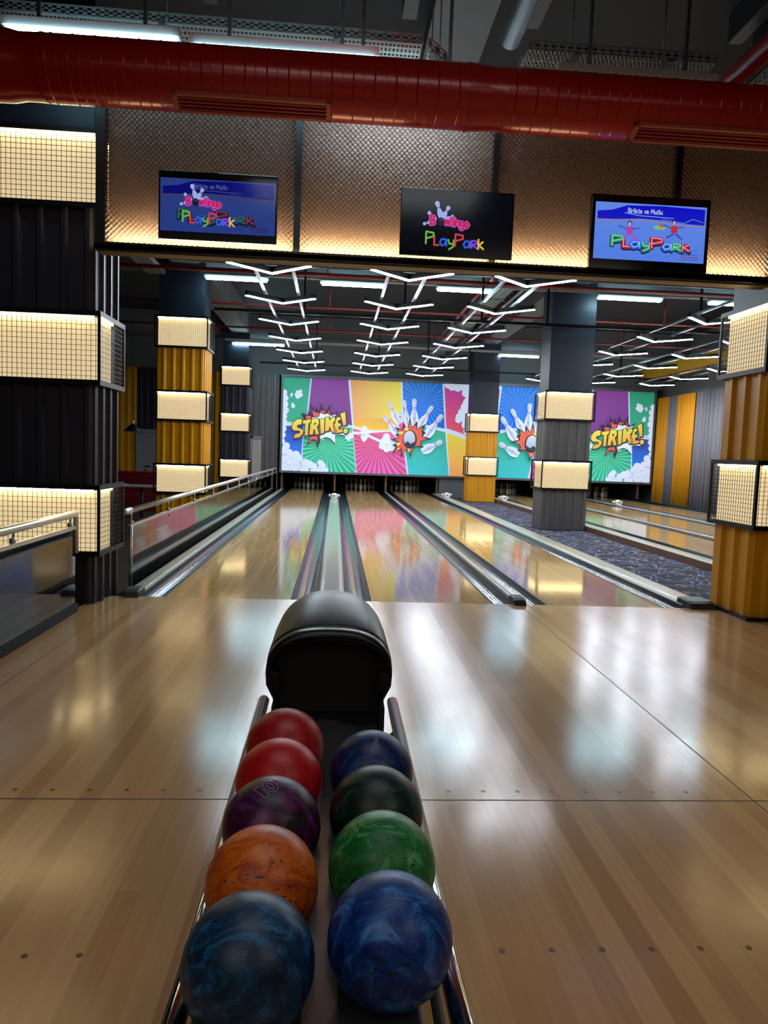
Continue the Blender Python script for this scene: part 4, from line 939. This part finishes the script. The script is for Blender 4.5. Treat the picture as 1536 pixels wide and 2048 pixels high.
struct(MB().box(-6.2, -5.1, 17.38, 17.44, -.42, 1.70).build('door_1', 'doorwhite')); 
d = bpy.data.objects['door_1']
MB().box(-6.28, -6.16, 17.34, 17.4, -.42, 1.76).box(-6.28, -5.0, 17.34, 17.4, 1.66, 1.76).build('door_frame', 'doorwhite', d)
MB().box(-5.99, -5.83, 17.32, 17.35, .59, .615).box(-6.0, -5.96, 17.34, 17.38, .46, .50).build('door_handle', 'black', d)
d = struct(MB().box(-2.64, -2.37, 17.38, 17.44, -.42, 1.60).build('door_2', mat('cream_door_paint', 'b8aca0', .5)))
MB().box(-2.72, -2.64, 17.34, 17.4, -.42, 1.68).box(-2.72, -2.35, 17.34, 17.4, 1.60, 1.68).build('door_frame', 'doorwhite', d)
# pendant lamp
t = thing('pendant_lamp', 'small black cone pendant lamp in front of the white door', 'pendant lamp', (-5.47, 14.0, 1.62))
MB().lathe([(.24, 0), (.235, .02), (.06, .2), (.04, .21)], 24).build('lamp_shade', 'black', t); MB().lathe([(.03, .21), (.035, .30)], 12).build('lamp_socket', 'whitemetal', t)
MB().tube([(0, 0, .3), (0, 0, 3.55)], .006, 6).build('cord', 'black', t)
# booth, tables
t = thing('booth_bench', 'dark red upholstered booth beyond the left railing', 'bench', (-5.4, 13.2, -.42))
MB().box(-1.6, 1.6, .35, .5, 0, .98).build('backrest', 'redseat', t, bevel=.03); MB().box(-1.6, 1.6, -.2, .35, 0, .42).build('seat', 'redseat', t, bevel=.03); MB().box(-1.6, 1.6, .33, .52, .93, .99).build('top_roll', 'redpipe', t, bevel=.02)
def table(x, y, label):
    t = thing('dining_table', label, 'table', (x, y, -.42), 'tables by the booth')
    MB().box(-.35, .35, -.35, .35, .72, .75).build('tabletop', 'table', t, bevel=.005); MB().tube([(0, 0, 0), (0, 0, .72)], .03, 10).build('leg', 'black', t)
table(-4.5, 11.2, 'pale square table in front of the red booth'); table(-5.3, 11.4, 'second pale table further from the railing')
t = thing('dining_chair', 'dark woven chair near the pale tables', 'chair', (-5.0, 10.4, -.42))
MB().box(-.24, .24, -.24, .24, .42, .47).build('seat', 'black', t); MB().box(-.24, .24, -.26, -.22, .47, .9).build('backrest', 'maple', t)
for a in (-.2, .2):
    for b in (-.2, .2): MB().tube([(a, b, 0), (a, b, .42)], .015, 8).build('leg', 'black', t)
# curtains on the right wall
def curtain(y0, y1, m, label, z0=-.02, z1=3.38, ph=0):
    n = max(8, int((y1-y0)/.025)); pr = []
    for k in range(n+1):
        y = y0+(y1-y0)*k/n; pr.append((10.52+.085*math.sin(y*30+ph)+.025*math.sin(y*67), y))
    mb = MB(); lo = [mb.bm.verts.new((x, y, z0)) for x, y in pr]; hi = [mb.bm.verts.new((10.52+(x-10.52)*.6, y, z1)) for x, y in pr]
    for k in range(n): f = mb.bm.faces.new((lo[k], lo[k+1], hi[k+1], hi[k])); f.smooth = True
    tag(mb.build('curtain', m, solid=.006), label, 'curtain', 'curtains on the right wall').location.x = ph*.0
curtain(16.45, 17.3, 'curtainy', 'yellow curtain next to the right edge of the mural'); curtain(15.9, 16.45, 'curtaing', 'narrow grey curtain between the two yellow ones', ph=1)
curtain(14.75, 15.9, 'curtainy', 'wider yellow curtain, second from the mural', ph=2); curtain(9.5, 14.73, 'curtaing', 'wide grey curtain reaching behind the amber pillar', ph=.5)
